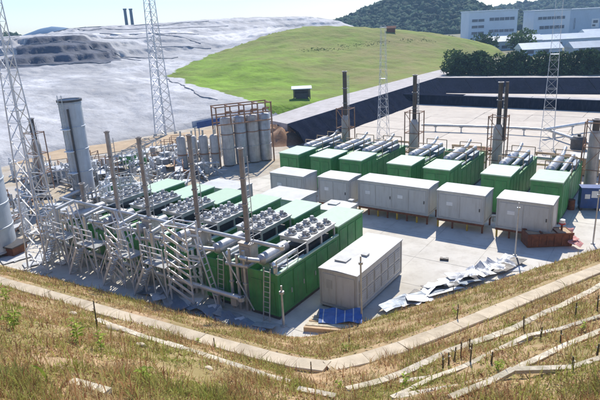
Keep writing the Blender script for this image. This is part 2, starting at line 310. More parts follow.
# ------------------------------------------------------------------ landfill and grass mound (one continuous relief)
CP = np.array([(-77.1,34.4,2.16),(-76.7,39.5,1.75),(-76.0,44.9,1.1),(-74.7,50.6,0.61),(-73.0,56.6,0.31),(-70.7,63.0,0.22),(-69.4,71.3,1.07),(-65.5,76.3,2.04),(-62.7,80.6,2.22),(-97.3,44.8,4.16),(-97.8,51.7,4.02),(-93.7,60.6,3.54),(-88.8,70.0,2.7),(-80.6,80.5,2.66),(-130.8,61.8,6.7),(-126.5,68.4,6.67),(-119.1,78.3,6.13),(-111.0,88.7,5.57),(-99.3,91.9,4.5),(-87.5,87.9,3.93),(-166.4,79.8,8.94),(-157.4,86.0,8.41),(-152.9,95.1,7.86),(-146.2,103.4,7.42),(-141.0,111.8,7.27),(-134.8,119.7,6.59),(-173.7,86.9,12.23),(-163.8,96.1,10.62),(-164.1,103.2,13.04),(-158.7,111.8,13.32),(-154.1,117.4,12.3),(-146.2,117.9,7.94),(-237.5,115.9,14.5),(-224.6,124.7,14.13),(-214.7,131.5,15.44),(-204.8,138.3,16.74),(-200.1,153.7,17.51),(-191.0,172.1,17.33),(-176.9,187.8,17.55),(-161.6,210.5,17.15),(-142.0,230.0,15.85),(-168.5,132.9,13.61),(-160.9,144.3,13.19),(-147.5,155.8,11.94),(-143.9,174.1,11.64),(-138.1,196.3,13.54),(-139.8,128.4,7.07),(-132.4,151.7,8.52),(-300.0,145.7,11.01),(-250.5,191.9,15.21),(-215.3,228.2,15.16),(-171.8,258.1,13.16),(-112.7,104.5,4.08),(-91.4,95.0,3.41),(-74.3,88.5,2.38),(-59.7,85.2,1.86),(-59.3,87.9,1.85),(-57.7,96.2,1.49),(-56.6,116.4,1.63),(-55.7,137.7,1.6),(-53.9,163.2,1.75),(-55.1,186.6,1.48),(-105.1,109.8,4.91),(-88.9,106.3,3.52),(-77.0,102.4,2.4),(-71.5,106.2,2.07),(-68.0,118.3,1.85),(-66.3,136.5,2.36),(-64.6,159.5,3.19),(-124.4,130.5,6.26),(-106.0,127.4,5.94),(-99.3,125.9,6.61),(-88.5,127.2,4.91),(-81.9,131.8,3.46),(-77.6,146.8,4.27),(-72.3,162.7,4.69),(-65.9,179.2,5.23),(-128.1,154.7,9.27),(-125.4,168.6,12.17),(-119.2,179.0,13.64),(-110.6,186.1,13.8),(-100.6,190.6,12.96),(-87.6,197.0,11.26),(-74.2,201.4,8.97),(-64.3,204.6,6.54),(-54.0,205.6,3.27),(-105.5,158.0,8.71),(-94.7,165.4,8.09),(-84.8,174.7,7.99),(-75.0,185.0,7.53),(-138.8,208.0,8.17),(-127.1,222.1,8.84),(-105.4,237.0,5.89),(-81.8,247.1,1.52)])
def tps(d2): return np.where(d2 > 1e-9, 0.5 * d2 * np.log(d2 + 1e-12), 0)
n_ = len(CP); P2 = CP[:, :2] / 50.0
Kx = tps(((P2[:, None] - P2[None]) ** 2).sum(-1)) + np.eye(n_) * 0.002
Pm = np.c_[np.ones(n_), P2]
sol = np.linalg.solve(np.block([[Kx, Pm], [Pm.T, np.zeros((3, 3))]]), np.r_[CP[:, 2], np.zeros(3)])
def relief(A, B):
    q = np.c_[np.ravel(A), np.ravel(B)] / 50.0; out = np.zeros(len(q))
    for s0 in range(0, len(q), 20000):
        c = q[s0:s0 + 20000]; out[s0:s0 + 20000] = tps(((c[:, None] - P2[None]) ** 2).sum(-1)) @ sol[:n_] + sol[n_] + c @ sol[n_ + 1:]
    return out
def inside(poly, A, B):
    r = np.zeros(A.shape, bool); p = poly
    for (x0, y0), (x1, y1) in zip(p, p[1:] + p[:1]):
        c = ((y0 > B) != (y1 > B)); xx = (x1 - x0) * (B - y0) / ((y1 - y0) if y1 != y0 else 1e-9) + x0; r ^= c & (A < xx)
    return r
DOM = [(-77,34.4),(-97,44.8),(-130.8,61.8),(-166.4,79.8),(-237.5,115.9),(-300,145.7),(-250.5,191.9),(-215,228),(-171.8,258.1),(-127,240),(-105,237),(-81.8,247),(-54,205.6),(-53.9,163),(-55.7,137.7),(-56.6,116.4),(-57.7,96),(-59.3,86),(-62.7,80.6),(-65.5,76.3),(-69.4,71.3),(-70.7,63),(-73,56.6),(-74.7,50.6),(-76,44.9),(-76.7,39.5)]
GREEN = [(-113.8,103.8),(-120,118),(-127.2,133.4),(-129.5,146),(-128.9,152.9),(-125.4,168.6),(-119.7,179.8),(-137.8,223.2),(-63.3,290),(-45,200.5),(-45,169),(-45,135.8),(-45,115.5),(-45,95.4),(-50,84.4),(-62.2,80.4),(-73.7,87.7),(-90.7,94.2)]
DARK = [(-153.5,84.5),(-157,86.7),(-166,92.7),(-170,99.4),(-170,112),(-164,117.9),(-156.2,121.9),(-143,118.9),(-140.9,113.4),(-147,102),(-151.9,95.1)]
BRIGHT = [(-152,158),(-150,172),(-146,190),(-140,200),(-127,172),(-132,166),(-136,160),(-143,160)]
BRIGHT2 = [(-182,134),(-172,150),(-163,166),(-156,164),(-165,148),(-175,133)]
gs = 0.66
ax_ = np.arange(-302, -48, gs); by_ = np.arange(32, 262, gs); AA, BB = np.meshgrid(ax_, by_, indexing='ij')
ins = inside(DOM, AA, BB); Z = relief(AA, BB).reshape(AA.shape)
# outer skirt falls to the ground
near = np.full(AA.shape, 1e9); NX = AA.copy(); NY = BB.copy()
for (x0, y0), (x1, y1) in zip(DOM, DOM[1:] + DOM[:1]):
    dx, dy = x1 - x0, y1 - y0; t = np.clip(((AA - x0) * dx + (BB - y0) * dy) / (dx * dx + dy * dy), 0, 1)
    px, py = x0 + t * dx, y0 + t * dy; d = np.hypot(AA - px, BB - py); c = d < near
    near[c] = d[c]; NX[c] = px[c]; NY[c] = py[c]
sk = (~ins) & (near < 6)
Z[sk] = relief(NX[sk], NY[sk]) - 0.75 * near[sk]
keep = ins | sk
warp = np.zeros(AA.shape); det = np.zeros(AA.shape); ridg = np.zeros(AA.shape)
for i, j in zip(*np.nonzero(keep)):
    a, b = AA[i, j], BB[i, j]
    warp[i, j] = 3.2 * fbm(a * 0.09, b * 0.09, 5, 3); det[i, j] = fbm(a * 0.22, b * 0.22, 9, 4)
    ridg[i, j] = 0.55 * abs(noise.noise(Vector((a * 0.55, b * 0.5, 4)))) + abs(noise.noise(Vector((a * 0.07 + b * 0.05, (b - a) * 0.02, 2)))) + 0.5 * abs(noise.noise(Vector((a * 0.21, b * 0.17, 8))))
gmask = inside(GREEN, AA + warp * 0.6, BB + warp * 0.6)
edge = np.clip(near / 8, 0, 1)
terr = np.clip((Z - 6) / 2.5, 0, 1) * (1 - 0.62 * np.clip((BB - 122) / 25, 0, 1))
Zs = Z + edge * (0.34 * (abs(np.sin(AA * .22 + BB * .35 + warp * 1.2)) ** .6 - .6) * (1 - terr) + 0.3 * det + 1.0 * terr * (0.3 - ridg))
Zn = Zs + terr * (0.22 * warp + 0.3 * det); bh = 2.6
fr_ = Zn / bh - np.floor(Zn / bh); sm = np.clip((fr_ - 0.36) / 0.28, 0, 1); sm = sm * sm * (3 - 2 * sm)
stepz = (np.floor(Zn / bh) + 0.75 * sm + 0.25 * fr_) * bh + 0.12 * det
Zs = Zs * (1 - 0.75 * terr) + 0.75 * terr * stepz
Zgm = Z + edge * 0.32 * det
Zf = np.where(gmask, Zgm, Zs)
def blur(mk, n):
    mk = mk.astype(float)
    for _ in range(n): mk = (mk + np.roll(mk, 1, 0) + np.roll(mk, -1, 0) + np.roll(mk, 1, 1) + np.roll(mk, -1, 1)) / 5
    return mk
dmask = blur(inside(DARK, AA + warp, BB + warp), 6); bmask = blur(inside(BRIGHT, AA + warp, BB + warp) | inside(BRIGHT2, AA + warp, BB + warp), 4)
vi = np.cumsum(keep.ravel()).reshape(keep.shape) - 1
Vt = np.c_[AA[keep], BB[keep], Zf[keep]]; Dt = dmask[keep]; Bt = bmask[keep]
q = keep[:-1, :-1] & keep[1:, :-1] & keep[:-1, 1:] & keep[1:, 1:]
Q = np.stack([vi[:-1, :-1], vi[1:, :-1], vi[1:, 1:], vi[:-1, 1:]], -1)
gf = gmask[:-1, :-1]
def sub(mask, name, m, zones=False):
    Fs = Q[q & mask]; u, inv = np.unique(Fs, return_inverse=True)
    o = npmesh(name, Vt[u], inv.reshape(Fs.shape), m, smooth=True); o['kind'] = 'structure'
    if zones:
        for nm, arr in (('dark_zone', Dt), ('white_zone', Bt)):
            at = o.data.attributes.new(nm, 'FLOAT', 'POINT'); at.data.foreach_set('value', arr[u].astype(np.float32))
    return o
def zone(m, nm, col):   # a sheet of another colour where that zone of the cover lies
    n = m.node_tree.nodes; l = m.node_tree.links; b = n['Principled BSDF']; src = b.inputs['Base Color'].links[0].from_socket
    at = n.new('ShaderNodeAttribute'); at.attribute_name = nm; g_ = n.new('ShaderNodeNewGeometry'); t = n.new('ShaderNodeTexNoise'); t.inputs['Scale'].default_value = .35; t.inputs['Detail'].default_value = 6; l.new(g_.outputs['Position'], t.inputs['Vector'])
    ad = n.new('ShaderNodeMath'); ad.operation = 'MULTIPLY_ADD'; ad.inputs[1].default_value = .7; l.new(t.outputs['Fac'], ad.inputs[0]); l.new(at.outputs['Fac'], ad.inputs[2])
    r = n.new('ShaderNodeValToRGB'); r.color_ramp.elements[0].position = .72; r.color_ramp.elements[1].position = .95; l.new(ad.outputs[0], r.inputs[0])
    x = n.new('ShaderNodeMix'); x.data_type = 'RGBA'; l.new(r.outputs[0], x.inputs[0]); l.new(src, x.inputs[6])
    vr = n.new('ShaderNodeValToRGB'); vr.color_ramp.elements[0].position = .3; vr.color_ramp.elements[1].position = .7; vr.color_ramp.elements[0].color = (*[c * .7 for c in col], 1); vr.color_ramp.elements[1].color = (*[c * 1.25 for c in col], 1); l.new(t.outputs['Fac'], vr.inputs[0]); l.new(vr.outputs[0], x.inputs[7])
    l.new(x.outputs[2], b.inputs['Base Color'])
zone(MT['cover'], 'dark_zone', (0.075, 0.085, 0.115)); zone(MT['cover'], 'white_zone', (0.58, 0.57, 0.56))
def olive(m):
    n = m.node_tree.nodes; l = m.node_tree.links; b = n['Principled BSDF']; src = b.inputs['Base Color'].links[0].from_socket
    ge = n.new('ShaderNodeNewGeometry'); dt = n.new('ShaderNodeVectorMath'); dt.operation = 'DOT_PRODUCT'; l.new(ge.outputs['Position'], dt.inputs[0]); dt.inputs[1].default_value = (.4, 1, 0)
    t = n.new('ShaderNodeTexNoise'); t.inputs['Scale'].default_value = .05; t.inputs['Detail'].default_value = 6; l.new(ge.outputs['Position'], t.inputs['Vector'])
    ad = n.new('ShaderNodeMath'); ad.operation = 'MULTIPLY_ADD'; ad.inputs[1].default_value = 70; l.new(t.outputs['Fac'], ad.inputs[0]); l.new(dt.outputs['Value'], ad.inputs[2])
    mr = n.new('ShaderNodeMapRange'); mr.interpolation_type = 'SMOOTHSTEP'; mr.inputs['From Min'].default_value = 112; mr.inputs['From Max'].default_value = 150; l.new(ad.outputs[0], mr.inputs[0])
    mul = n.new('ShaderNodeMath'); mul.operation = 'MULTIPLY'; mul.inputs[1].default_value = .6; l.new(mr.outputs[0], mul.inputs[0])
    t2 = n.new('ShaderNodeTexNoise'); t2.inputs['Scale'].default_value = .16; t2.inputs['Detail'].default_value = 7; l.new(ge.outputs['Position'], t2.inputs['Vector'])
    cr_ = n.new('ShaderNodeValToRGB'); cr_.color_ramp.elements[0].position = .35; cr_.color_ramp.elements[1].position = .65; cr_.color_ramp.elements[0].color = (.20, .23, .06, 1); cr_.color_ramp.elements[1].color = (.30, .25, .11, 1); l.new(t2.outputs['Fac'], cr_.inputs[0])
    x = n.new('ShaderNodeMix'); x.data_type = 'RGBA'; l.new(mul.outputs[0], x.inputs[0]); l.new(src, x.inputs[6]); l.new(cr_.outputs[0], x.inputs[7]); l.new(x.outputs[2], b.inputs['Base Color'])
olive(MT['mound'])
mound = sub(gf, 'grass_mound', 'mound'); cover = sub(~gf, 'landfill_cover', 'cover', True)
def zrel(a, b):
    i = int(round((a + 302) / gs)); j = int(round((b - 32) / gs)); return float(Zf[max(0, min(i, Zf.shape[0] - 1)), max(0, min(j, Zf.shape[1] - 1))])
# ballast lines laid over the sheets
SEAMS = [[(-160,112),(-153,114),(-146,117),(-139,122)],[(-150,118),(-140,126),(-133,133)],[(-168,100),(-166,108),(-160,113)],[(-112,104),(-100,94),(-90,89),(-82,84),(-74,82)],
 [(-158,88),(-150,97),(-146,104),(-139,112)],[(-178,136),(-166,150),(-152,166)],
 [(-196,140),(-180,156),(-168,172),(-158,190)],[(-206,136),(-196,156),(-184,176),(-172,194)],[(-186,120),(-176,128),(-166,136),(-158,146)],[(-172,90),(-180,100),(-186,112)],
 [(-165,150),(-152,152),(-140,150)],[(-150,135),(-143,145),(-134,150)],[(-215,134),(-207,140),(-200,150)]]
for s in SEAMS:
    pts = []
    for (x0, y0), (x1, y1) in zip(s[:-1], s[1:]):
        for k in range(5):
            t = k / 5; x, y = x0 + (x1 - x0) * t + rnd.uniform(-.4, .4), y0 + (y1 - y0) * t + rnd.uniform(-.4, .4); pts.append((x, y, zrel(x, y) + 0.1))
    MB().path(pts, rnd.uniform(0.08, 0.17), 6).build('seam', 'seam', cover)

# ------------------------------------------------------------------ lined basin, road, berm
bf_ = thing('basin_floor', (0, 0, 0), None, None); bf_['kind'] = 'structure'
MB().box(-43, 75, 60.6, 104.2, -0.28, -0.03).build('floor_bed', 'geotex', bf_)
xa = -42.6
for i in range(15):
    wd = 7.6
    for j in range(7):
        ld = 6.1; z = 0.0 + rnd.uniform(0, 0.05); m = MB(); x0 = xa + i * wd + rnd.uniform(-.1, .1); y0 = 61.2 + j * ld; t = rnd.uniform(-.02, .02)
        k = 4; vv = []
        for a in range(k + 1):
            for b in range(k + 1):
                zz = z + 0.05 * fbm((x0 + a * wd / k) * .5, (y0 + b * ld / k) * .5, 4); vv.append((x0 + a * (wd - .06) / k + t * b, y0 + b * (ld - .06) / k, zz))
        m.v = vv + [(x, y, -0.028) for x, y, _ in vv]
        o_ = (k + 1) ** 2
        m.f = [(a * (k + 1) + b, (a + 1) * (k + 1) + b, (a + 1) * (k + 1) + b + 1, a * (k + 1) + b + 1) for a in range(k) for b in range(k)]
        rim = [a * (k + 1) for a in range(k)] + [k * (k + 1) + b for b in range(k)] + [(k - a) * (k + 1) + k for a in range(k)] + [k - b for b in range(k)]
        m.f += [(u, u + o_, v + o_, v) for u, v in zip(rim, rim[1:] + rim[:1])]
        m.build('panel', 'geotex', bf_)
def liner_wall(name, top, bot, zt, zb, seg=4.0):
    root = thing(name, (0, 0, 0), None, None); root['kind'] = 'structure'
    (tx0, ty0), (tx1, ty1) = top; (bx0, by0), (bx1, by1) = bot
    n = max(1, int(math.hypot(tx1 - tx0, ty1 - ty0) / seg)); W = 8; Hn = 5
    for s in range(n):
        m = MB(); off = rnd.uniform(0, 0.05)
        for i in range(W + 1):
            t = (s + i / W * 0.99) / n
            for j in range(Hn + 1):
                u = j / Hn; x = (tx0 + (tx1 - tx0) * t) * (1 - u) + (bx0 + (bx1 - bx0) * t) * u; y = (ty0 + (ty1 - ty0) * t) * (1 - u) + (by0 + (by1 - by0) * t) * u
                bul = (0.2 * fbm(x * .9 + y * .9, u * 1.5, 7) + 0.16 * math.sin((s + i / W) * 9.4)) * math.sin(math.pi * u) + off
                m.v.append((x + bul * .5, y - bul * .5, zt * (1 - u) + zb * u + bul * .6))
        m.f = [(i * (Hn + 1) + j, i * (Hn + 1) + j + 1, (i + 1) * (Hn + 1) + j + 1, (i + 1) * (Hn + 1) + j) for i in range(W) for j in range(Hn)]
        m.build('liner_panel', 'liner', root, smooth=True)
liner_wall('basin_wall_left', ((-46.9, 66), (-47.2, 127)), ((-42.3, 64.5), (-42.3, 120)), 2.45, -0.02)
liner_wall('basin_wall_back', ((-47.2, 127), (75, 147)), ((-42.3, 120), (75, 139)), 2.45, -0.02, 6)
liner_wall('basin_wall_end', ((-42.5, 62.3), (-46.9, 66)), ((-41.2, 62.6), (-42.3, 64.5)), 2.3, -0.02, 3)
m = MB().box(-42.6, 75, 107.0, 141, -0.27, -0.02); m.build('basin_floor_far', 'geotex')['kind'] = 'structure'
bm_ = thing('basin_berm', (0, 0, 0), None, None); bm_['kind'] = 'structure'
for i in range(20):
    x0 = -45.6 + i * 6.0; m = MB(); j0 = rnd.uniform(-.05, .05)
    m.v = [(x0, 103.9 + j0, -.02), (x0 + 5.97, 103.9 + j0, -.02), (x0 + 5.97, 104.2 + j0, 1.75), (x0, 104.2 + j0, 1.75), (x0, 108.6, -.02), (x0 + 5.97, 108.6, -.02), (x0 + 5.97, 107.0, 1.75), (x0, 107.0, 1.75)]
    m.f = [(0, 1, 2, 3), (5, 4, 7, 6), (3, 2, 6, 7), (1, 5, 6, 2), (4, 0, 3, 7)]; m.build('liner_panel', 'liner', bm_)
    if i > 1:
        MB().box(x0 + .03, x0 + 5.94, 104.5, 106.6, 1.77, 1.86 + rnd.uniform(0, .03)).build('cap_slab', 'roadc', bm_)
m = MB(); m.v = [(-47.1, 66.2, 2.46), (-54.2, 70, 2.1), (-56.5, 90, 2.0), (-55.5, 137, 2.0), (-54, 170, 2.0), (-47.4, 170, 2.4), (-47.35, 127, 2.46)]; m.f = [(0, 6, 5, 4, 3, 2, 1)]
m.v += [(x, y, -.3) for x, y, z in m.v]; m.f += [(i, (i + 1) % 7, 7 + (i + 1) % 7, 7 + i) for i in range(7)]
m.build('rim_road', 'roadc')['kind'] = 'structure'
m = MB(); m.v = [(-47.3, 127.1, 2.44), (75, 147.1, 2.44), (75, 151.5, 2.3), (-47.4, 131.5, 2.3)]; m.f = [(0, 1, 2, 3)]; m.build('rim_path_back', 'roadc')['kind'] = 'structure'
m = MB(); m.v = [(-47.4, 131.5, 2.29), (75, 151.5, 2.29), (420, 420, 1.5), (150, 900, 1.2), (-320, 560, 1.0), (-54, 170, 1.6)]; m.f = [tuple(range(6))]; m.build('upper_ground', 'ground')['kind'] = 'structure'
# brown earth heap at the basin corner
m = MB(); N = 22
for i in range(N + 1):
    for j in range(N + 1):
        u, v = i / N * 2 - 1, j / N * 2 - 1; x, y = -50.5 + u * 6.5, 65.5 + v * 4.5; r2 = u * u + v * v
        m.v.append((x, y, 2.5 * max(0, 1 - r2) ** 0.8 * (0.8 + 0.5 * fbm(x * .5, y * .5)) - 0.1))
m.f = [(i * (N + 1) + j, (i + 1) * (N + 1) + j, (i + 1) * (N + 1) + j + 1, i * (N + 1) + j + 1) for i in range(N) for j in range(N)]
m.build('earth_bank', 'dirtpile', smooth=True)['kind'] = 'structure'
# dirt road behind the scrap yard
m = MB(); rp = [(-80, 31), (-75.5, 38.1), (-70.5, 43.8), (-66.3, 50.7), (-62, 59.5), (-57, 68)]; rw = [(-84, 34), (-79.5, 41), (-74.8, 47.2), (-70.6, 54), (-66.4, 62.6), (-61, 71)]
for (x, y), (x2, y2) in zip(rp, rw): m.v += [(x, y, 0.02), (x2, y2, 0.35)]
m.f = [(2 * i, 2 * i + 2, 2 * i + 3, 2 * i + 1) for i in range(len(rp) - 1)]
MT['dirtroad'] = mat('dirt_road', (0.50, 0.38, 0.25), 0.95, var=0.15, scale=0.5, bump=0.3, bscale=3, dirt=(0.36, 0.26, 0.17), dirt_amt=0.5, world=True, spec=0.1)
m.build('dirt_road', 'dirtroad')['kind'] = 'structure'

# ------------------------------------------------------------------ far hills, forest, far left
def hill_mesh(name, X0, X1, Y0, Y1, ridge, Yr, st, m, front=120.0, rough=2.0):
    nx = int((X1 - X0) / st) + 1; ny = int((Y1 - Y0) / st) + 1; V = []
    rx, rz = zip(*ridge)
    def h(X, Y):
        z = float(np.interp(X, rx, rz)); t = (Y - (Yr - front)) / front if Y < Yr else 1 - (Y - Yr) / (Y1 - Yr); t = max(0, min(1, t)); t = t * t * (3 - 2 * t)
        return z * t + rough * fbm(X * .03, Y * .03, 1) * t - 0.3
    for i in range(nx):
        for j in range(ny):
            X, Y = X0 + i * st, Y0 + j * st; V.append((*O2(X, Y), h(X, Y)))
    F = [(i * ny + j, (i + 1) * ny + j, (i + 1) * ny + j + 1, i * ny + j + 1) for i in range(nx - 1) for j in range(ny - 1)]
    o = npmesh(name, V, F, m, smooth=True); o['kind'] = 'structure'; return h
def ico_np():
    t = (1 + 5 ** .5) / 2; v = np.array([(-1, t, 0), (1, t, 0), (-1, -t, 0), (1, -t, 0), (0, -1, t), (0, 1, t), (0, -1, -t), (0, 1, -t), (t, 0, -1), (t, 0, 1), (-t, 0, -1), (-t, 0, 1)]); v /= np.linalg.norm(v[0])
    f = [(0, 11, 5), (0, 5, 1), (0, 1, 7), (0, 7, 10), (0, 10, 11), (1, 5, 9), (5, 11, 4), (11, 10, 2), (10, 7, 6), (7, 1, 8), (3, 9, 4), (3, 4, 2), (3, 2, 6), (3, 6, 8), (3, 8, 9), (4, 9, 5), (2, 4, 11), (6, 2, 10), (8, 6, 7), (9, 8, 1)]
    v = [tuple(x) for x in v]; nf = []; mid = {}
    def mp(a, b):
        k = (min(a, b), max(a, b))
        if k not in mid: p = np.array(v[a]) + np.array(v[b]); p /= np.linalg.norm(p); mid[k] = len(v); v.append(tuple(p))
        return mid[k]
    for a, b, c in f: x, y, z = mp(a, b), mp(b, c), mp(c, a); nf += [(a, x, z), (b, y, x), (c, z, y), (x, y, z)]
    return np.array(v), np.array(nf)
IV, IF = ico_np()
def forest(name, h, X0, X1, Y0, Y1, n, r0, r1, seed, label):
    g = np.random.default_rng(seed); V = []; F = []; k = 0
    for _ in range(n):
        X, Y = g.uniform(X0, X1), g.uniform(Y0, Y1); z = h(X, Y)
        if z < 0.6: continue
        r = g.uniform(r0, r1); vv = IV * (r * g.uniform(.8, 1.1), r * g.uniform(.8, 1.1), r * g.uniform(.8, 1.2)) * (1 + 0.22 * g.normal(size=(len(IV), 1))); x, y = O2(X, Y)
        V.append(vv + (x, y, z + r * .35)); F.append(IF + k); k += len(IV)
    o = npmesh(name, np.concatenate(V), np.concatenate(F), 'forest'); tag(o, label, 'forest', kind='stuff')
h1 = hill_mesh('wooded_hill', 15, 215, 390, 640, [(15, 2), (34, 8.5), (61, 17), (96, 29), (122, 36), (146, 27), (164, 17), (180, 12), (215, 7)], 520, 6, 'forest')
forest('hill_forest', h1, 20, 212, 395, 530, 4600, 1.7, 3.6, 1, 'dark wooded hillside rising behind the grass mound')
h2 = hill_mesh('far_hill', 150, 560, 640, 1000, [(150, 12), (200, 12), (250, 11.5), (300, 15.5), (380, 26), (560, 22)], 780, 9, 'forest')
forest('far_forest', h2, 155, 520, 660, 790, 2400, 3, 5.5, 2, 'bluish far wooded ridge behind the pale blue buildings')
h3 = hill_mesh('low_wooded_hill', -290, -140, 290, 480, [(-290, 17), (-195, 14.5), (-175, 13.0), (-155, 9), (-140, 4)], 360, 5, 'forest', 60)
forest('low_forest', h3, -280, -150, 300, 365, 700, 2.0, 4.0, 3, 'low dark green wood on the skyline at the far left')
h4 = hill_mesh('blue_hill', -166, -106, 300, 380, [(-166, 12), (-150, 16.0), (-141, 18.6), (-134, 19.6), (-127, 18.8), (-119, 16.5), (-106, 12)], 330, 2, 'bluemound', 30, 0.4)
for i, (X, top) in enumerate(((-111.5, 28.6), (-107.6, 28.4))):
    x, y = O2(X, 400); c = thing('far_chimney', (x, y, 0), ('slim far chimney on the skyline, left one of the pair', 'slim far chimney on the skyline, right one of the pair')[i], 'chimney', 'pair of far chimneys')
    MB().cyl((0, 0, -.3), (0, 0, top), 1.25, 0.95, 12).build('shaft', 'chim', c, True); MB().cyl((0, 0, top - .6), (0, 0, top + .3), 1.25, 1.25, 12).build('cap_ring', 'chim', c, True)

# ------------------------------------------------------------------ trees behind the basin
def leaves(cl, n, s0, s1, seed, flat=0.0):
    g = np.random.default_rng(seed); V = []; cl = np.array(cl, float); wts = cl[:, 3] ** 2; wts /= wts.sum(); pick = g.choice(len(cl), n, p=wts)
    d = g.normal(size=(n, 3)); d /= np.linalg.norm(d, axis=1)[:, None]; rr = g.uniform(.45, 1.05, (n, 1)) ** .6
    P = cl[pick, :3] + d * rr * cl[pick, 3:4] * np.array([1, 1, .85])
    a = g.normal(size=(n, 3)); a /= np.linalg.norm(a, axis=1)[:, None]; b = np.cross(a, g.normal(size=(n, 3))); b /= np.linalg.norm(b, axis=1)[:, None]
    s = g.uniform(s0, s1, (n, 1)); V = np.stack([P - a * s - b * s * .55, P + a * s * .2 - b * s * .75, P + a * s + b * s * .4, P - a * s * .25 + b * s * .7], 1).reshape(-1, 3)
    return V, np.arange(4 * n).reshape(n, 4)
def tree(x, y, z, h, wd, label, seed, mt='leafdark', n=1500, group=None, name='tree', cat='tree'):
    g = random.Random(seed); t = thing(name, (x, y, z), label, cat, group)
    m = MB(); m.cyl((0, 0, -.3), (g.uniform(-.1, .1), 0, h * .35), .05 * h * .5, .03 * h * .5, 8)
    cl = []
    for k in range(9):
        an = g.uniform(0, 6.28); rr = wd * g.uniform(.15, .5); zz = h * g.uniform(.12, .8); c = (rr * math.cos(an), rr * math.sin(an), zz); cl.append((*c, wd * g.uniform(.22, .36)))
        m.cyl((0, 0, h * .25), (c[0] * .8, c[1] * .8, c[2]), .05, .02, 5)
    cl.append((0, 0, h * .82, wd * .25)); m.build('trunk', 'bark', t)
    V, F = leaves(cl, n, .16 * h / 5, .4 * h / 5, seed); npmesh('crown', V, F, mt, t); return t
pos = ['first', 'second', 'third', 'fourth', 'fifth', 'sixth', 'seventh', 'eighth', 'ninth', 'tenth', 'eleventh', 'twelfth']
for i in range(14):
    x = -45.5 + i * 4.5; y = 136.5 + .164 * (x + 47) + (1.2 if i % 2 else 0)
    lab = 'leftmost bush of the dark hedge behind the lined basin' if i == 0 else ('dark hedge bush behind the lined basin, %s from its left end' % pos[i]) if i < 12 else 'dark hedge bush behind the basin at the right picture edge'
    tree(x, y, 2.2, 4.7 + 0.4 * math.sin(i * 2.3), 6.6, lab, 40 + i, 'leafdark', 2600, 'hedge behind the basin', 'hedge_bush', 'bush')
for i, (X, Y, h, wd, mt, lab) in enumerate([(70, 215, 6.5, 9, 'leafdark', 'dark tree below the left pale blue building'), (62, 230, 6, 8, 'leafdark', 'small dark tree at the left foot of the pale blue building'),
        (84, 212, 6.2, 8, 'leaf', 'bright green tree between the two pale blue buildings'), (46, 160, 5, 6, 'leaf', 'mid green bush at the end of the rim road'), (96, 240, 7, 9, 'leaf', 'green tree in front of the middle building')]):
    x, y = O2(X, Y); tree(x, y, 1.4, h, wd, lab, 90 + i, mt, 1400)
# scrub strips on the mound
cl = []
g = random.Random(3)
for line in ([(-101, 151), (-98, 154), (-95, 157), (-92.5, 160)], [(-93, 164), (-90, 168), (-87, 172), (-84, 177)], [(-80, 182), (-77, 186), (-74, 190)], [(-99, 156), (-97, 158)]):
    for (x0, y0), (x1, y1) in zip(line[:-1], line[1:]):
        for k in range(60):
            t = g.random(); x, y = x0 + (x1 - x0) * t + g.triangular(-3.4, 3.4), y0 + (y1 - y0) * t + g.triangular(-2.6, 2.6); cl.append((x, y, zrel(x, y) - .1, g.uniform(.1, .22)))
V, F = leaves(cl, 16000, .05, .11, 5); tag(npmesh('scrub', V, F, 'leaf'), 'dark low scrub in strips across the green mound', 'scrub', kind='stuff')

# ------------------------------------------------------------------ far buildings
def building(X, Y, w_, d_, h_, wallm, label, bands, z0=1.0, rz=HEAD, extra=None):
    x, y = O2(X, Y); t = thing('building', (x, y, z0), label, 'building', None, rz)
    MB().box(0, w_, 0, d_, 0, h_).build('wall', wallm, t)
    MB().box(-.3, w_ + .3, -.3, d_ + .3, h_ + .01, h_ + .6).build('roof', 'lowroof', t)
    for (x0, x1, zz, hh) in bands:
        wn = MB().box(x0, x1, -.06, .2, zz, zz + hh).build('window', 'glass', t)
        fr = MB(); n = max(2, int((x1 - x0) / 2.2))
        for k in range(n + 1):
            xx = x0 + (x1 - x0) * k / n; fr.box(xx - .1, xx + .1, -.16, -.07, zz - .1, zz + hh + .1)
        fr.box(x0 - .1, x1 + .1, -.22, -.165, zz - .28, zz - .12); fr.build('frame', wallm, wn)
    return t
building(91, 300, 25, 14, 14.2, 'bldg', 'pale blue building with dark window bands behind the hedge, left of the three', [(1.5, 8, 3.2, 1.3), (1.5, 8, 6.3, 1.3), (1.5, 8, 9.4, 1.3), (10.5, 23.5, 3.8, 1.4), (10.5, 23.5, 9.6, 1.5)], 1.6)
building(124.5, 300, 18.5, 14, 13.4, 'bldg', 'pale blue building between the left block and the lattice mast', [(2, 16, 9.3, 1.4), (3, 16, 4.6, 1.6)], 1.2)
b3 = building(146, 308, 34, 16, 13.6, 'bldg2', 'large blue grey building at the right picture edge with an emblem panel', [(3, 3.9, 4, 5.5), (22, 32, 9, 1.2)], .8)
e = MB().box(12.5, 16.5, -.12, .1, 4.2, 8.8).build('emblem_panel', 'whitepaint', b3)
MB().box(13.3, 15.7, -.2, -.13, 6.6, 8.0).build('emblem_mark', 'glass', e); MB().box(13.0, 14.6, -.2, -.13, 4.9, 5.9).build('emblem_mark', 'glass', e)
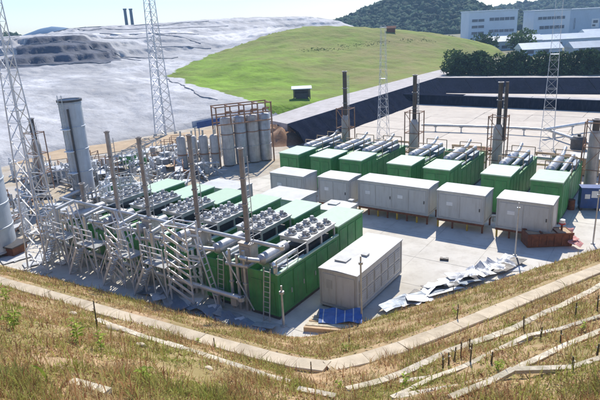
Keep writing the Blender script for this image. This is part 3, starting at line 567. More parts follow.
for i, (X, Y, w_, h_, lab) in enumerate([(74, 222, 22, 4.6, 'low pale roofed shed behind the hedge below the left building'), (97, 226, 24, 4.2, 'low pale roofed shed right of the lattice mast behind the hedge'), (76, 190, 13, 3.4, 'small white roofed hut just behind the hedge'), (92, 188, 20, 3.2, 'long white roofed hut behind the hedge at right'), (120, 236, 20, 5.0, 'low grey shed behind the hedge near the right edge')]):
    x, y = O2(X, Y); t = thing('shed', (x, y, 1.3), lab, 'shed', None, HEAD)
    MB().box(0, w_, 0, 7, 0, h_ - 1).build('wall', 'bldg2', t)
    m = MB(); m.v = [(-.4, -.4, h_ - .98), (w_ + .4, -.4, h_ - .98), (w_ + .4, 7.4, h_ - .98), (-.4, 7.4, h_ - .98), (-.4, 3.5, h_ + .9), (w_ + .4, 3.5, h_ + .9)]; m.f = [(3, 2, 1, 0), (0, 1, 5, 4), (2, 3, 4, 5), (1, 2, 5), (3, 0, 4)]
    m.build('roof', 'lowroof', t)
    for k in range(int(w_ / 5)): MB().box(1.5 + k * 5, 3.6 + k * 5, -.06, .1, 1.0, 2.1).build('window', 'glass', t)
# shelter on the mound foot
x, y = -62.3, 93.1; t = thing('field_shelter', (x, y, zrel(x, y) - .1), 'small open shelter with a pale roof on the green mound', 'shelter', None, HEAD)
for sx in (-1.6, 1.6):
    for sy in (-1, 1): MB().box(sx - .08, sx + .08, sy - .08, sy + .08, 0, 2.0).build('post', 'darksteel', t)
MB().box(-1.5, 1.5, .92, 1.0, .1, 1.95).build('back_panel', 'darksteel', t); MB().box(-1.2, 1.2, -.6, .7, .0, 1.1).build('bench_box', 'darksteel', t)
m = MB(); m.v = [(-2, -1.4, 2.0), (2, -1.4, 2.0), (2, 1.4, 2.25), (-2, 1.4, 2.25), (-2, -1.4, 2.12), (2, -1.4, 2.12), (2, 1.4, 2.37), (-2, 1.4, 2.37)]; m.f = [(3, 2, 1, 0), (4, 5, 6, 7), (0, 1, 5, 4), (1, 2, 6, 5), (2, 3, 7, 6), (3, 0, 4, 7)]; m.build('roof', 'lowroof', t)
x, y = -88, 190; t = thing('field_hut', (x, y, zrel(x, y)), 'tiny brown hut high on the green mound', 'hut', None, HEAD)
MB().box(-1.4, 1.4, -.8, .8, -.3, 1.2).build('wall', 'rust', t); m = MB(); m.v = [(-1.7, -1.1, 1.15), (1.7, -1.1, 1.15), (1.7, 1.1, 1.15), (-1.7, 1.1, 1.15), (-1.7, 0, 1.9), (1.7, 0, 1.9)]; m.f = [(3, 2, 1, 0), (0, 1, 5, 4), (2, 3, 4, 5), (1, 2, 5), (3, 0, 4)]; m.build('roof', 'rust', t)

# ------------------------------------------------------------------ generator sets
def fan(parent, x, y, z):
    m = MB(); m.lathe([(.40, z), (.43, z + .02), (.41, z + .1), (.38, z + .1), (.39, z + .02)], 16, (x, y)); f = m.build('fan', 'pipe', parent, True)
    h = MB(); h.cyl((x, y, z + .1), (x, y, z + .4), .17, .12, 8); h.beam((x - .39, y, z + .12), (x + .39, y, z + .12), .06); h.beam((x, y - .39, z + .12), (x, y + .39, z + .12), .06); h.build('motor', 'panelgrey', f)
    b = MB()
    for k in range(5):
        t = k * 2 * math.pi / 5; c, s = math.cos(t), math.sin(t); n = len(b.v)
        b.v += [(x + .1 * c - .05 * s, y + .1 * s + .05 * c, z + .14), (x + .34 * c - .1 * s, y + .34 * s + .1 * c, z + .12), (x + .34 * c + .1 * s, y + .34 * s - .1 * c, z + .2), (x + .1 * c + .05 * s, y + .1 * s - .05 * c, z + .2)]; b.f.append((n, n + 1, n + 2, n + 3))
    b.build('blade_set', 'drum', f)
def genset_front(W=2.2, L=10.6):
    t = thing('generator_set', (0, 0, 0), 'x', 'generator', 'green generator containers of the near row')
    MB().box(.05, W - .05, .05, L - .05, .02, .24).build('base_skid', 'darksteel', t)
    b = MB(); b.box(0, .08, 0, 7.0, .24, 2.95); b.box(W - .08, W, 0, 7.0, .24, 2.95); b.box(.08, W - .08, 0, .08, .24, 2.95); b.box(.08, W - .08, 6.9, 7.0, .24, 2.9); b.box(.08, W - .08, .08, 6.9, 2.45, 2.5)
    body = b.build('body', 'green', t)
    for s, x in ((-1, 0), (1, W)):
        for k in range(5):
            y0 = .25 + k * 1.34; x0, x1 = (x - .03, x + .01) if s < 0 else (x - .01, x + .03)
            d = MB().box(x0, x1, y0, y0 + 1.22, .45, 2.7).build('door_panel', 'green', t)
            MB().box(*((x0 - .04, x0 - .002) if s < 0 else (x1 + .002, x1 + .04)), y0 + 1.02, y0 + 1.1, 1.3, 1.6).build('handle', 'steel', d)
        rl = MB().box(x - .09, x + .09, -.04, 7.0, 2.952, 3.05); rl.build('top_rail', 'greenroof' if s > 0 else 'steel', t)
    MB().box(.25, 1.05, -.035, .01, .4, 2.4).build('end_door', 'green', t); MB().box(1.2, 1.95, -.035, .01, .4, 2.4).build('end_door', 'green', t)
    # taller air box at the lane end
    MB().box(0, W, 7.02, L, .24, 3.5).build('air_box', 'green', t)
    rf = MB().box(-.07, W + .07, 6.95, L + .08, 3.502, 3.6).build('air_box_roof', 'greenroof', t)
    for k in range(7): MB().box(.3, W - .3, L + .002, L + .05, .7 + k * .38, .95 + k * .38).build('louvre', 'green', t)
    for k in range(3): MB().box(W + .002, W + .03, 7.25 + k * 1.12, 8.2 + k * 1.12, .5, 3.2).build('side_panel', 'green', t)
    # roof radiator
    rd = MB(); rd.box(.06, W - .06, 3.35, 6.75, 3.62, 3.86); rd.box(.0, W, 3.28, 6.82, 3.862, 3.93)
    r = rd.build('radiator', 'pipe', t)
    for sx in (.1, W - .1):
        for sy in (3.4, 5.05, 6.7): MB().box(sx - .05, sx + .05, sy - .05, sy + .05, 2.5, 3.62).build('leg', 'pipe', r)
    for i in range(2):
        for j in range(4): fan(r, .62 + i * 1.06, 3.78 + j * .85, 3.932)
    MB().box(.4, W - .4, 3.6, 6.5, 2.52, 3.2).build('coil', 'darksteel', t)
    # silencers and pipes on the near half
    m = MB(); m.cyl((.75, .45, 3.45), (.75, 2.9, 3.45), .36, .36, 14); m.cyl((.75, .25, 3.45), (.75, .45, 3.45), .16, .36, 14); m.cyl((.75, 2.9, 3.45), (.75, 3.1, 3.45), .36, .16, 14)
    sl = m.build('silencer', 'drum', t, True)
    for yy in (.9, 2.4): MB().box(.45, 1.05, yy - .06, yy + .06, 2.5, 3.14).build('saddle', 'steel', sl)
    MB().path([(1.55, 2.9, 2.5), (1.55, 2.9, 3.3), (1.55, .5, 3.3), (1.95, .2, 3.3), (1.95, .2, 2.5)], .14, 10).build('charge_pipe', 'pipe', t, True)
    MB().path([(.75, .3, 3.45), (.2, -.15, 3.6), (-.35, -.15, 3.6)], .15, 10).build('exhaust_pipe', 'pipe', t, True)
    MB().path([(2.0, 3.1, 3.0), (2.0, 1.2, 3.0), (1.3, 1.0, 2.9)], .08, 8).build('coolant_pipe', 'steel', t, True)
    m = MB().box(1.2, 2.1, .9, 2.2, 2.5, 2.98); m.build('expansion_tank', 'bluegrey', t)
    l = MB()
    for x in (1.35, 1.8): l.beam((x, -.5, .02), (x, -.1, 3.3), .05)
    for k in range(10): l.beam((1.35, -.5 + .04 * k + .02, .3 + k * .31), (1.8, -.5 + .04 * k + .02, .3 + k * .31), .035)
    l.build('ladder', 'steel', t)
    h = MB(); hp = [(W + .0, -.02), (W, 3.2)]
    for yy in (.0, 1.1, 2.2, 3.2): h.beam((W, yy, 3.05), (W, yy, 3.85), .04)
    h.beam((W, 0, 3.85), (W, 3.2, 3.85), .045); h.beam((W, 0, 3.45), (W, 3.2, 3.45), .035); h.build('handrail', 'pipe', t)
    return t
LEFT = [-20.15, -23.75, -27.4, -31.0, -34.5, -38.1]
LAB = ['nearest green generator container with roof fans beside the white front container', 'green generator container second from the white front container, fans on its roof', 'green generator container third from the white front container, behind the slatted stair tower',
       'green generator container fourth from the white front container', 'green generator container fifth from the white front container', 'leftmost green generator container of the near row, beside the far left lattice mast']
g0 = genset_front()
for i, a in enumerate(LEFT):
    o = g0 if i == 0 else copy_tree(g0)
    o.location = (a, 23.4 + (0, .05, -.08, .1, 0, .1)[i], 0); o['label'] = LAB[i]
def genset_back(W=2.4, L=10.8):
    t = thing('generator_set', (0, 0, 0), 'x', 'generator', 'green generator containers of the far row')
    MB().box(.05, W - .05, .05, L - .05, .02, .24).build('base_skid', 'darksteel', t)
    MB().box(0, W, 0, 3.4, .24, 3.5).build('air_box', 'green', t)
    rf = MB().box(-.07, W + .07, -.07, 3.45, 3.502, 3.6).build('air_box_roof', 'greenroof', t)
    MB().box(.04, W - .04, 3.42, L, .24, 2.85).build('body', 'green', t)
    for s, x in ((-1, .04), (1, W - .04)):
        for k in range(5):
            y0 = 3.7 + k * 1.38; x0, x1 = (x - .03, x + .01) if s < 0 else (x - .01, x + .03); MB().box(x0, x1, y0, y0 + 1.25, .45, 2.6).build('door_panel', 'green', t)
    for k in range(3): MB().box(W + .002, W + .03, .25 + k * 1.05, 1.15 + k * 1.05, .5, 3.2).build('side_panel', 'green', t)
    for k in range(2): MB().box(.2 + k * 1.05, 1.1 + k * 1.05, -.035, -.002, .45, 3.1).build('end_door', 'green', t)
    m = MB(); m.cyl((.7, 4.2, 3.4), (.7, 8.6, 3.4), .4, .4, 14); m.cyl((.7, 3.9, 3.4), (.7, 4.2, 3.4), .2, .4, 14); m.cyl((.7, 8.6, 3.4), (.7, 9.0, 3.4), .4, .2, 14); sl = m.build('silencer', 'drum', t, True)
    for yy in (5, 7.8): MB().box(.4, 1.0, yy - .07, yy + .07, 2.86, 3.06).build('saddle', 'steel', sl)
    MB().path([(.7, 9.0, 3.4), (.7, 10.2, 3.5), (.7, 11.2, 3.9)], .18, 10).build('exhaust_pipe', 'pipe', t, True)
    MB().path([(1.65, 3.8, 2.9), (1.65, 3.8, 3.5), (1.65, 10.0, 3.5), (1.65, 10.0, 2.9)], .17, 10).build('charge_pipe', 'pipe', t, True)
    MB().path([(2.1, 4.2, 3.0), (2.1, 9.8, 3.0)], .09, 8).build('coolant_pipe', 'steel', t, True)
    for yy in (5.0, 7.4, 9.8):
        m = MB(); m.beam((.1, yy, 2.86), (.1, yy, 4.0), .07); m.beam((2.3, yy, 2.86), (2.3, yy, 4.0), .07); m.beam((.1, yy, 4.0), (2.3, yy, 4.0), .07); m.build('pipe_frame', 'tan', t)
    MB().box(1.2, 2.25, 7.0, 9.4, 2.86, 3.3).build('cooler_box', 'bluegrey', t)
    return t
def access_frame():
    t = thing('access_platform', (0, 0, 0), 'x', 'platform', 'access platforms at the near ends')
    for x in (.1, 1.0, 2.1):
        for y in (-1.45, -.25): MB().beam((x, y, .02), (x, y, 3.6 if y < -1 else 2.95), .075).build('post', 'mast', t)
    MB().box(0, 2.2, -1.5, -.2, 2.3, 2.36).build('deck', 'steel', t)
    for z in (2.8, 3.2, 3.58): MB().beam((.1, -1.45, z), (2.1, -1.45, z), .05).build('rail', 'mast', t)
    for a, b in (((.1, -1.45, .3), (1.0, -1.45, 2.3)), ((1.0, -1.45, 2.3), (2.1, -1.45, .3)), ((.1, -1.45, 2.3), (.1, -.25, .4)), ((2.1, -.25, 2.3), (2.1, -1.45, .4))): MB().beam(a, b, .07, .04).build('brace', 'mast', t)
    for s in (0, .6): MB().beam((-.55, -2.0 + s, .02), (.9, -2.0 + s, 2.35), .09, .16).build('stringer', 'mast', t)
    for k in range(9): MB().box(-.5 + k * .165, -.26 + k * .165, -1.95, -1.45, .2 + k * .24, .24 + k * .24).build('tread', 'pipe', t)
    MB().beam((-.55, -2.0, .95), (.9, -2.0, 3.3), .05).build('stair_rail', 'mast', t)
    for k in range(3): MB().beam((-.45 + k * .6, -2.0, .15 + k * .97), (-.45 + k * .6, -2.0, 1.1 + k * .97), .04).build('stair_post', 'mast', t)
    MB().cyl((.6, -.8, 2.36), (.6, -.8, 4.3), .13, n=10).build('riser_pipe', 'pipe', t, True)
    MB().path([(.6, -.8, 4.3), (.6, .8, 4.5)], .13, 10).build('elbow_pipe', 'pipe', t, True)
    return t
af = access_frame()
for i, a in enumerate(LEFT):
    if i < 2: continue
    o = af if i == 2 else copy_tree(af); o.location = (a - .25 + (0, .3, -.2, .2, -.1, .1)[i], 23.3, 0)
    o['label'] = 'pale steel platform and stairs at the near end of the %s generator' % ('nearest', 'second', 'third', 'fourth', 'fifth', 'leftmost')[i]
t = thing('stair_tower', (-25.4, 21.9, 0), 'pale steel tower with slanted parallel bars before the third generator', 'tower', None, R(8))
for x in (0, 1.7):
    for y in (0, 1.1): MB().beam((x, y, 0), (x, y, 5.4), .09).build('post', 'mast', t)
for k in range(8): MB().beam((-.1, -.06, 1.3 + k * .58), (1.8, -.06, .3 + k * .58), .16, .05, (0, 1, 0)).build('slanted_bar', 'mast', t)
for k in range(6): MB().beam((1.76, 0, 1.4 + k * .7), (1.76, 1.1, .9 + k * .7), .12, .05, (1, 0, 0)).build('slanted_bar', 'mast', t)
for z in (2.6, 5.3):
    for a, b in (((0, 0), (1.7, 0)), ((0, 1.1), (1.7, 1.1)), ((0, 0), (0, 1.1)), ((1.7, 0), (1.7, 1.1))): MB().beam((*a, z), (*b, z), .08).build('rail', 'mast', t)
t = thing('stair_tower', (-31.2, 21.9, 0), 'lower pale steel tower with slanted bars before the fourth generator', 'tower', None, R(-6))
for x in (0, 1.5):
    for y in (0, 1.0): MB().beam((x, y, 0), (x, y, 4.4), .08).build('post', 'mast', t)
for k in range(6): MB().beam((-.1, -.06, 1.3 + k * .6), (1.6, -.06, .4 + k * .6), .15, .05, (0, 1, 0)).build('slanted_bar', 'mast', t)
for z in (2.2, 4.3):
    for a, b in (((0, 0), (1.5, 0)), ((0, 1.0), (1.5, 1.0)), ((0, 0), (0, 1.0)), ((1.5, 0), (1.5, 1.0))): MB().beam((*a, z), (*b, z), .07).build('rail', 'mast', t)
GA = [-34.5, -30.6, -27.3, -22.2, -18.5, -13.3, -9.2]
LAB = ['leftmost green generator container of the far row, behind the leftmost white container', 'green generator container of the far row, second from its left end', 'green generator container of the far row, third from left',
       'green generator container of the far row, fourth from left, right of the middle gap', 'green generator container of the far row, fifth from left', 'green generator container of the far row, second from its right end', 'rightmost green generator container of the far row, behind the rightmost white container']
g1 = genset_back()
for i, a in enumerate(GA):
    o = g1 if i == 0 else copy_tree(g1); o.location = (a, 46.7 + (.1, .1, .3, .5, .3, .4, .2)[i], 0); o['label'] = LAB[i]

# ------------------------------------------------------------------ white containers
def container(name, x, y, W, L, z0, z1, label, front='x', louvre=False, legs=True):
    t = thing(name, (x, y, 0), label, 'container', 'white equipment containers')
    MB().box(.04, W - .04, .04, L - .04, z0, z1 - .08).build('body', 'white', t)
    fr = MB()
    for px in (0, W - .12):
        for py in (0, L - .12): fr.box(px, px + .12, py, py + .12, z0 - .02, z1 - .09)
    fr.box(.12, W - .12, 0, .1, z0 - .02, z0 + .14); fr.box(.12, W - .12, L - .1, L, z0 - .02, z0 + .14); fr.box(0, .1, .12, L - .12, z0 - .02, z0 + .14); fr.box(W - .1, W, .12, L - .12, z0 - .02, z0 + .14)
    fr.build('frame', 'panelgrey', t)
    r = MB(); n = 6; lx = W + .08
    r.v = []; 
    for i, u in enumerate((0, .5, 1)):
        zz = z1 + (.05 if i == 1 else 0)
        if W >= L: r.v += [(-.04, -.04 + (L + .08) * u, zz), (W + .04, -.04 + (L + .08) * u, zz)]
        else: r.v += [(-.04 + lx * u, -.04, zz), (-.04 + lx * u, L + .04, zz)]
    k = [(0, 1, 3, 2), (2, 3, 5, 4)]; r.f = [q if W >= L else q[::-1] for q in k]
    rb = MB().box(-.04, W + .04, -.04, L + .04, z1 - .078, z1 - .006); rb.v += r.v; rb.f += [tuple(i + 8 for i in f) for f in r.f]
    roof = rb.build('roof', 'whiteroof', t)
    if W >= L:
        nd = max(2, int(W / 1.5)); pw = (W - .4) / nd
        for k in range(nd):
            x0 = .2 + k * pw; p = MB().box(x0 + .04, x0 + pw - .04, .005, .038, z0 + .25, z1 - .3).build('front_panel', 'white', t)
            if k % 2 == 0: MB().box(x0 + pw * .35, x0 + pw * .65, -.02, .004, (z0 + z1) / 2, (z0 + z1) / 2 + .3).build('vent', 'whitepaint', p)
            else: MB().box(x0 + pw - .2, x0 + pw - .12, -.03, .004, z0 + 1.0, z0 + 1.25).build('handle', 'darksteel', p)
        MB().box(W - .038, W - .004, .4, L - .4, z0 + .2, z1 - .25).build('end_door', 'white', t)
    else:
        nd = 6; pw = (L - .5) / nd
        for k in range(nd):
            for q in range(2):
                y0 = .25 + k * pw; zz0 = z0 + .35 + q * (z1 - z0 - .75) / 2; zz1 = zz0 + (z1 - z0 - .75) / 2 - .08
                p = MB().box(W - .038, W - .005, y0 + .05, y0 + pw - .05, zz0, zz1).build('side_panel', 'panelgrey', t)
                if louvre:
                    lv = MB()
                    for s in range(5): zz = zz0 + .1 + s * (zz1 - zz0 - .2) / 5; lv.box(W - .004, W + .02, y0 + .12, y0 + pw - .12, zz, zz + .07)
                    lv.build('louvre', 'white', p)
        d = MB().box(.25, 1.15, .004, .038, z0 + .2, z1 - .3).build('end_door', 'white', t); MB().box(.5, .9, -.012, .003, z0 + 1.2, z0 + 1.75).build('door_window', 'panelgrey', d)
        MB().box(1.3, W - .2, .004, .038, z0 + .2, z1 - .3).build('end_panel', 'white', t)
        MB().box(.4, 1.2, 1.2, 1.9, z1 + .04, z1 + .13).build('roof_hatch', 'panelgrey', roof); MB().box(1.5, 1.9, 2.6, 3.0, z1 + .045, z1 + .16).build('roof_vent', 'panelgrey', roof)
    if legs:
        MB().box(.0, W, .05, .2, z0 - .22, z0 - .03).build('support_beam', 'rust', t); MB().box(0, W, L - .2, L - .05, z0 - .22, z0 - .03).build('support_beam', 'rust', t)
        n = max(3, int(W / .8))
        for k in range(n):
            xx = .1 + (W - .2) * k / (n - 1)
            MB().box(xx - .06, xx + .06, .06, .19, .02, z0 - .222).build('support_leg', 'rust' if k % 2 else 'yellow', t); MB().box(xx - .06, xx + .06, L - .19, L - .06, .02, z0 - .222).build('support_leg', 'rust', t)
    else: MB().box(.1, W - .1, .1, L - .1, .01, z0 - .03).build('base_skid', 'darksteel', t)
    return t
container('white_container', -16.8, 26.1, 2.6, 6.4, .16, 2.6, 'pale grey white container with louvred side panels, nearest one standing alone in front', louvre=True, legs=False)
for (x0, x1, y0, lab) in ((-31.5, -27.7, 41.0, 'leftmost white container of the middle row'), (-26.5, -23.3, 41.6, 'small white container of the middle row, second from left'), (-22.7, -16.15, 42.2, 'longest white container, in the centre of the middle row'),
        (-15.4, -11.55, 42.2, 'white container right of the longest one in the middle row'), (-10.6, -6.6, 42.1, 'rightmost white container of the middle row, above the rusty skip')):
    container('white_container', x0, y0, x1 - x0, 2.35, .8, 3.2, lab)
container('white_container', -23.0, 35.6, 2.4, 2.5, .12, 2.5, 'low white container in the lane behind the nearest generator', legs=False)
container('white_container', -29.2, 36.2, 4.0, 3.1, .12, 2.6, 'wide low white container in the lane behind the second and third generators', legs=False)
container('white_container', -36.5, 36.6, 4.2, 2.6, .12, 2.5, 'low white container in the lane near the grey tanks', legs=False)

# ------------------------------------------------------------------ exhaust stacks
def stack(x, y, h, r, label, style, group):
    t = thing('exhaust_stack', (x, y, 0), label, 'stack', group)
    MB().cyl((0, 0, .3), (0, 0, h), r, r * .92, 14).build('flue', 'stack' if style == 'near' else 'sootflue', t, True)
    MB().lathe([(r * .95, h - .02), (r * 1.25, h), (r * 1.25, h + .08), (r * .8, h + .08)], 14).build('rim', 'stack', t, True)
    for k in range(3): MB().cyl((0, 0, h * (.5 + .16 * k)), (0, 0, h * (.5 + .16 * k) + .09), r * 1.35, r * 1.35, 14).build('flange', 'stack', t, True)
    if style == 'near':
        MB().box(-.42, .42, -.34, .34, .02, 1.5).build('plinth', 'steel', t)
        MB().box(-.45, .45, -.36, .36, 1.52, 4.1).build('heat_exchanger', 'casing', t); MB().box(-.5, .5, -.41, .41, 4.102, 4.2).build('exchanger_lid', 'casing', t)
        for k in range(2): MB().box(-.35, .35, -.4, -.362, 1.7 + 1.2 * k, 2.75 + 1.2 * k).build('exchanger_panel', 'drum', t)
        MB().cyl((.42, -.2, 2.2), (1.0, -.2, 2.2), .14, n=10).build('inlet_pipe', 'pipe', t, True)
    else:
        MB().cyl((0, 0, .02), (0, 0, 5.2), .55, .5, 16).build('silencer_drum', 'casing', t, True); MB().cyl((0, 0, 5.2), (0, 0, 5.7), .5, r * 1.1, 16).build('cone', 'casing', t, True)
        fr = MB()
        for sx in (-.85, .85):
            for sy in (-.7, .7): fr.beam((sx, sy, 0), (sx, sy, 6.6), .09)
        for zz in (2, 4.2, 6.5):
            for a, b in (((-.85, -.7), (.85, -.7)), ((.85, -.7), (.85, .7)), ((.85, .7), (-.85, .7)), ((-.85, .7), (-.85, -.7))): fr.beam((*a, zz), (*b, zz), .07)
        fr.beam((-.85, -.7, 2), (.85, -.7, 4.2), .05); fr.beam((.85, -.7, 4.2), (-.85, -.7, 6.5), .05); fr.build('support_frame', 'rustframe', t)
        if style == 'twin': MB().cyl((.62, 0, 4.0), (.62, 0, h + .1), r * .7, n=12).build('flue', 'sootflue', t, True)
    la = MB()
    for s in (-.16, .16): la.beam((r + .18, s, 1.0), (r + .18, s, h - .4), .035)
    for k in range(int((h - 1.6) / .35)): la.beam((r + .18, -.16, 1.2 + k * .35), (r + .18, .16, 1.2 + k * .35), .03)
    la.build('ladder', 'steel', t); return t
stack(-20.75, 24.35, 9.95, .16, 'tall brown exhaust stack beside the nearest generator', 'near', 'exhaust stacks of the near row')
stack(-25.05, 24.6, 10.4, .16, 'tall brown exhaust stack second from the right in the near row', 'near', 'exhaust stacks of the near row')
stack(-29.9, 24.7, 9.85, .17, 'tall brown exhaust stack third from the right in the near row', 'near', 'exhaust stacks of the near row')
stack(-33.3, 24.8, 10.0, .17, 'leftmost tall brown exhaust stack of the near row', 'near', 'exhaust stacks of the near row')
stack(-37.6, 25.0, 5.6, .2, 'short exhaust stack beside the leftmost generator', 'near', 'exhaust stacks of the near row')
stack(-58.3, 34.0, 8.0, .3, 'lone grey brown stack left of the tall silo', 'far', None)
stack(-33.1, 58.7, 10.8, .26, 'dark exhaust stack behind the left part of the far row', 'far', 'exhaust stacks of the far row')
stack(-24.3, 58.7, 10.5, .24, 'dark exhaust stack behind the middle of the far row', 'far', 'exhaust stacks of the far row')
stack(-15.1, 58.7, 9.9, .24, 'exhaust stack with two flues behind the right part of the far row', 'twin', 'exhaust stacks of the far row')
stack(-6.1, 58.4, 6.7, .34, 'brown stack at the right picture edge behind the far row', 'far', 'exhaust stacks of the far row')

# ------------------------------------------------------------------ lattice masts
def lattice(x, y, H, w0, w1, bar, label, bays, split=True, z0=0.0, group=None, rz=0.2):
    t = thing('lattice_mast', (x, y, z0), label, 'mast', group, rz)
    def c(k, z):
        s = (w1 + (w0 - w1) * max(0, 1 - z / H) ** 1.5) / 2; return (((-1, -1), (1, -1), (1, 1), (-1, 1))[k][0] * s, ((-1, -1), (1, -1), (1, 1), (-1, 1))[k][1] * s, z)
    for k in range(4):
        lg = MB()
        for q_ in range(8): lg.beam(c(k, H * q_ / 8), c(k, H * (q_ + 1) / 8), bar * (1.0 - .06 * q_))
        lg.build('leg', 'mast', t); MB().box(c(k, 0)[0] - .2, c(k, 0)[0] + .2, c(k, 0)[1] - .2, c(k, 0)[1] + .2, -.3, .1).build('footing', 'concrete', t)
    zs = [0]; 
    for i in range(bays): zs.append(zs[-1] + (1.25 - .55 * i / bays))
    zs = [z * H / zs[-1] for z in zs]; allb = MB()
    for i, (za, zb) in enumerate(zip(zs[:-1], zs[1:])):
        for k in range(4):
            j = (k + 1) % 4
            for p, q, wd in ((c(k, zb), c(j, za), bar * (1.15 - .75 * za / H)), (c(k, zb), c(j, zb), bar * (.8 - .45 * za / H))):
                if split: MB().beam(p, q, wd, wd * .45).build('brace', 'mast', t)
                else: allb.beam(p, q, wd, wd * .5)
    if not split: allb.build('bracing', 'steel', t)
    for zz in (H * .55, H * .98): MB().box(-w1 * .7, w1 * .7, -w1 * .7, w1 * .7, zz, zz + .05).build('platform', 'steel', t)
    return t
lattice(-38.2, 21.4, 21.5, 2.0, .5, .085, 'tall pale lattice mast at the far left of the near row', 18)
lattice(-69.0, 62.6, 27, 2.3, 1.0, .13, 'tall slim lattice mast on the dirt road at the landfill edge', 22, z0=.2, rz=.1)
lattice(-34.2, 71.4, 15.6, 1.5, .6, .05, 'slim lattice mast on the basin floor in front of the green mound', 16, False)
lattice(-12.9, 73.3, 21, 1.6, .7, .05, 'slim lattice mast on the basin floor at the right, before the buildings', 20, False)

# ------------------------------------------------------------------ silos and tank row
def silo(x, y, z0, r, h, label, open_front=True):
    t = thing('silo', (x, y, z0), label, 'silo')
    MB().lathe([(r, 0), (r, h), (r - .08, h), (r - .08, h - .6)], 40).build('shell', 'silo', t, True)
    MB().lathe([(0.01, h - .5), (r - .09, h - .5)], 40).build('lid', 'darksteel', t)
    for k in range(5): MB().lathe([(r + .005, h * k / 4.2 + .05), (r + .06, h * k / 4.2 + .07), (r + .06, h * k / 4.2 + .15), (r + .005, h * k / 4.2 + .17)], 40).build('hoop', 'silo', t, True)
    MB().lathe([(r + .02, h - .2), (r + .12, h - .18), (r + .12, h + .04), (r - .1, h + .04)], 40).build('rim', 'darksteel', t, True)
    an = R(-75); dx, dy = math.cos(an), math.sin(an); l = MB(); px, py = -dy, dx
    for s in (-.25, .25): l.beam((dx * (r + .2) + px * s, dy * (r + .2) + py * s, .3), (dx * (r + .2) + px * s, dy * (r + .2) + py * s, h + .6), .06)
    for k in range(int(h / .35)): l.beam((dx * (r + .2) - px * .25, dy * (r + .2) - py * .25, .4 + k * .35), (dx * (r + .2) + px * .25, dy * (r + .2) + py * .25, .4 + k * .35), .04)
    l.build('ladder', 'steel', t)
    MB().path([(dx * (r + .15) + px * .75, dy * (r + .15) + py * .75, .2), (dx * (r + .15) + px * .75, dy * (r + .15) + py * .75, h - .8)], .12, 8).build('down_pipe', 'darksteel', t, True)
    for k in range(3):
        zz = h * (.25 + .23 * k); MB().box(dx * (r + .1) - .5 + px * .3, dx * (r + .1) + .5 + px * .3, dy * (r + .1) - .5, dy * (r + .1) + .1, zz, zz + .08).build('step_platform', 'whitepaint', t)
    return t
silo(-52.9, 35.4, 0, 1.15, 10.1, 'tall pale blue grey silo standing behind the near row')
silo(-45.0, 20.7, .3, 2.0, 8.0, 'grey silo cut by the left picture edge')
for i, (x, y, lab) in enumerate(((-45.6, 51.3, 'leftmost tall grey tank of the rust framed row'), (-44.7, 52.7, 'second tall grey tank of the rust framed row'), (-43.8, 54.0, 'third tall grey tank of the rust framed row'), (-43.0, 55.4, 'rightmost tall grey tank of the rust framed row'))):
    t = thing('scrubber_tank', (x, y, 0), lab, 'tank', 'tall grey tanks')
    MB().lathe([(.01, .12), (.78, .12), (.78, 5.75), (.66, 5.95), (.2, 6.05), (.01, 6.05)], 20).build('shell', 'drum' if i % 2 else 'casing', t, True)
    for k in range(3): an = k * 2.094; MB().box(math.cos(an) * .55 - .07, math.cos(an) * .55 + .07, math.sin(an) * .55 - .07, math.sin(an) * .55 + .07, .005, .118).build('foot', 'rust', t)
    for zz in (2.1, 3.9): MB().lathe([(.785, zz), (.83, zz + .02), (.83, zz + .1), (.785, zz + .12)], 20).build('band', 'rustframe' if zz > 3 else 'drum', t, True)
    MB().path([(0, 0, 6.05), (0, 0, 6.6), (.5, .6, 6.6)], .1, 8).build('outlet_pipe', 'rustframe', t, True)
t = thing('tank_gantry', (-46.3, 50.0, 0), 'rusty brown steel frame over the tall grey tanks', 'gantry', None, math.atan2(5.4, 3.4) )
for k in range(5):
    xx = k * 1.75
    for sy in (-1.0, 1.0): MB().beam((xx, sy, 5.2 if 0 < k < 4 else 0), (xx, sy, 7.4), .14).build('post', 'rustframe', t)
    MB().beam((xx, -1.0, 7.35), (xx, 1.0, 7.35), .12).build('cross_beam', 'rustframe', t)
for sy in (-1.0, 1.0):
    for zz in (5.3, 6.3, 7.42): MB().beam((-.1, sy, zz), (7.1, sy, zz), .13).build('rail', 'rustframe', t)
for i, (x, y, lab) in enumerate(((-50.2, 47.9, 'short tan column tank under the raised trough, outermost one'), (-49.1, 48.7, 'short tan column tank, second from the left'), (-48.0, 49.5, 'short tan column tank, third from the left'), (-46.9, 50.3, 'short tan column tank next to the tall grey tanks'))):
    t = thing('column_tank', (x, y, 0), lab, 'tank', 'short tan column tanks'); MB().lathe([(.01, .05), (.58, .05), (.58, 3.7), (.4, 3.95), (.01, 4.0)], 18).build('shell', 'casing', t, True); MB().lathe([(.585, 1.6), (.64, 1.62), (.64, 1.75), (.585, 1.77)], 18).build('band', 'rustframe', t, True)
    MB().cyl((0, 0, 3.9), (0, 0, 4.6), .12, n=8).build('outlet_pipe', 'pipe', t, True)
t = thing('overhead_trough', (-51.0, 51.3, 0), 'raised dark blue trough on steel posts left of the grey tanks', 'trough', None, math.atan2(3.8, .7))
MB().box(0, 3.9, -.5, .5, 4.3, 4.4).build('floor_plate', 'bluegrey', t); MB().box(0, 3.9, -.56, -.502, 4.3, 5.1).build('side_plate', 'navy', t); MB().box(0, 3.9, .502, .56, 4.3, 5.1).build('side_plate', 'sheet', t)
for xx in (.3, 3.5):
    for sy in (-.45, .45): MB().beam((xx, sy, 0), (xx, sy, 4.3), .12).build('post', 'steel', t)

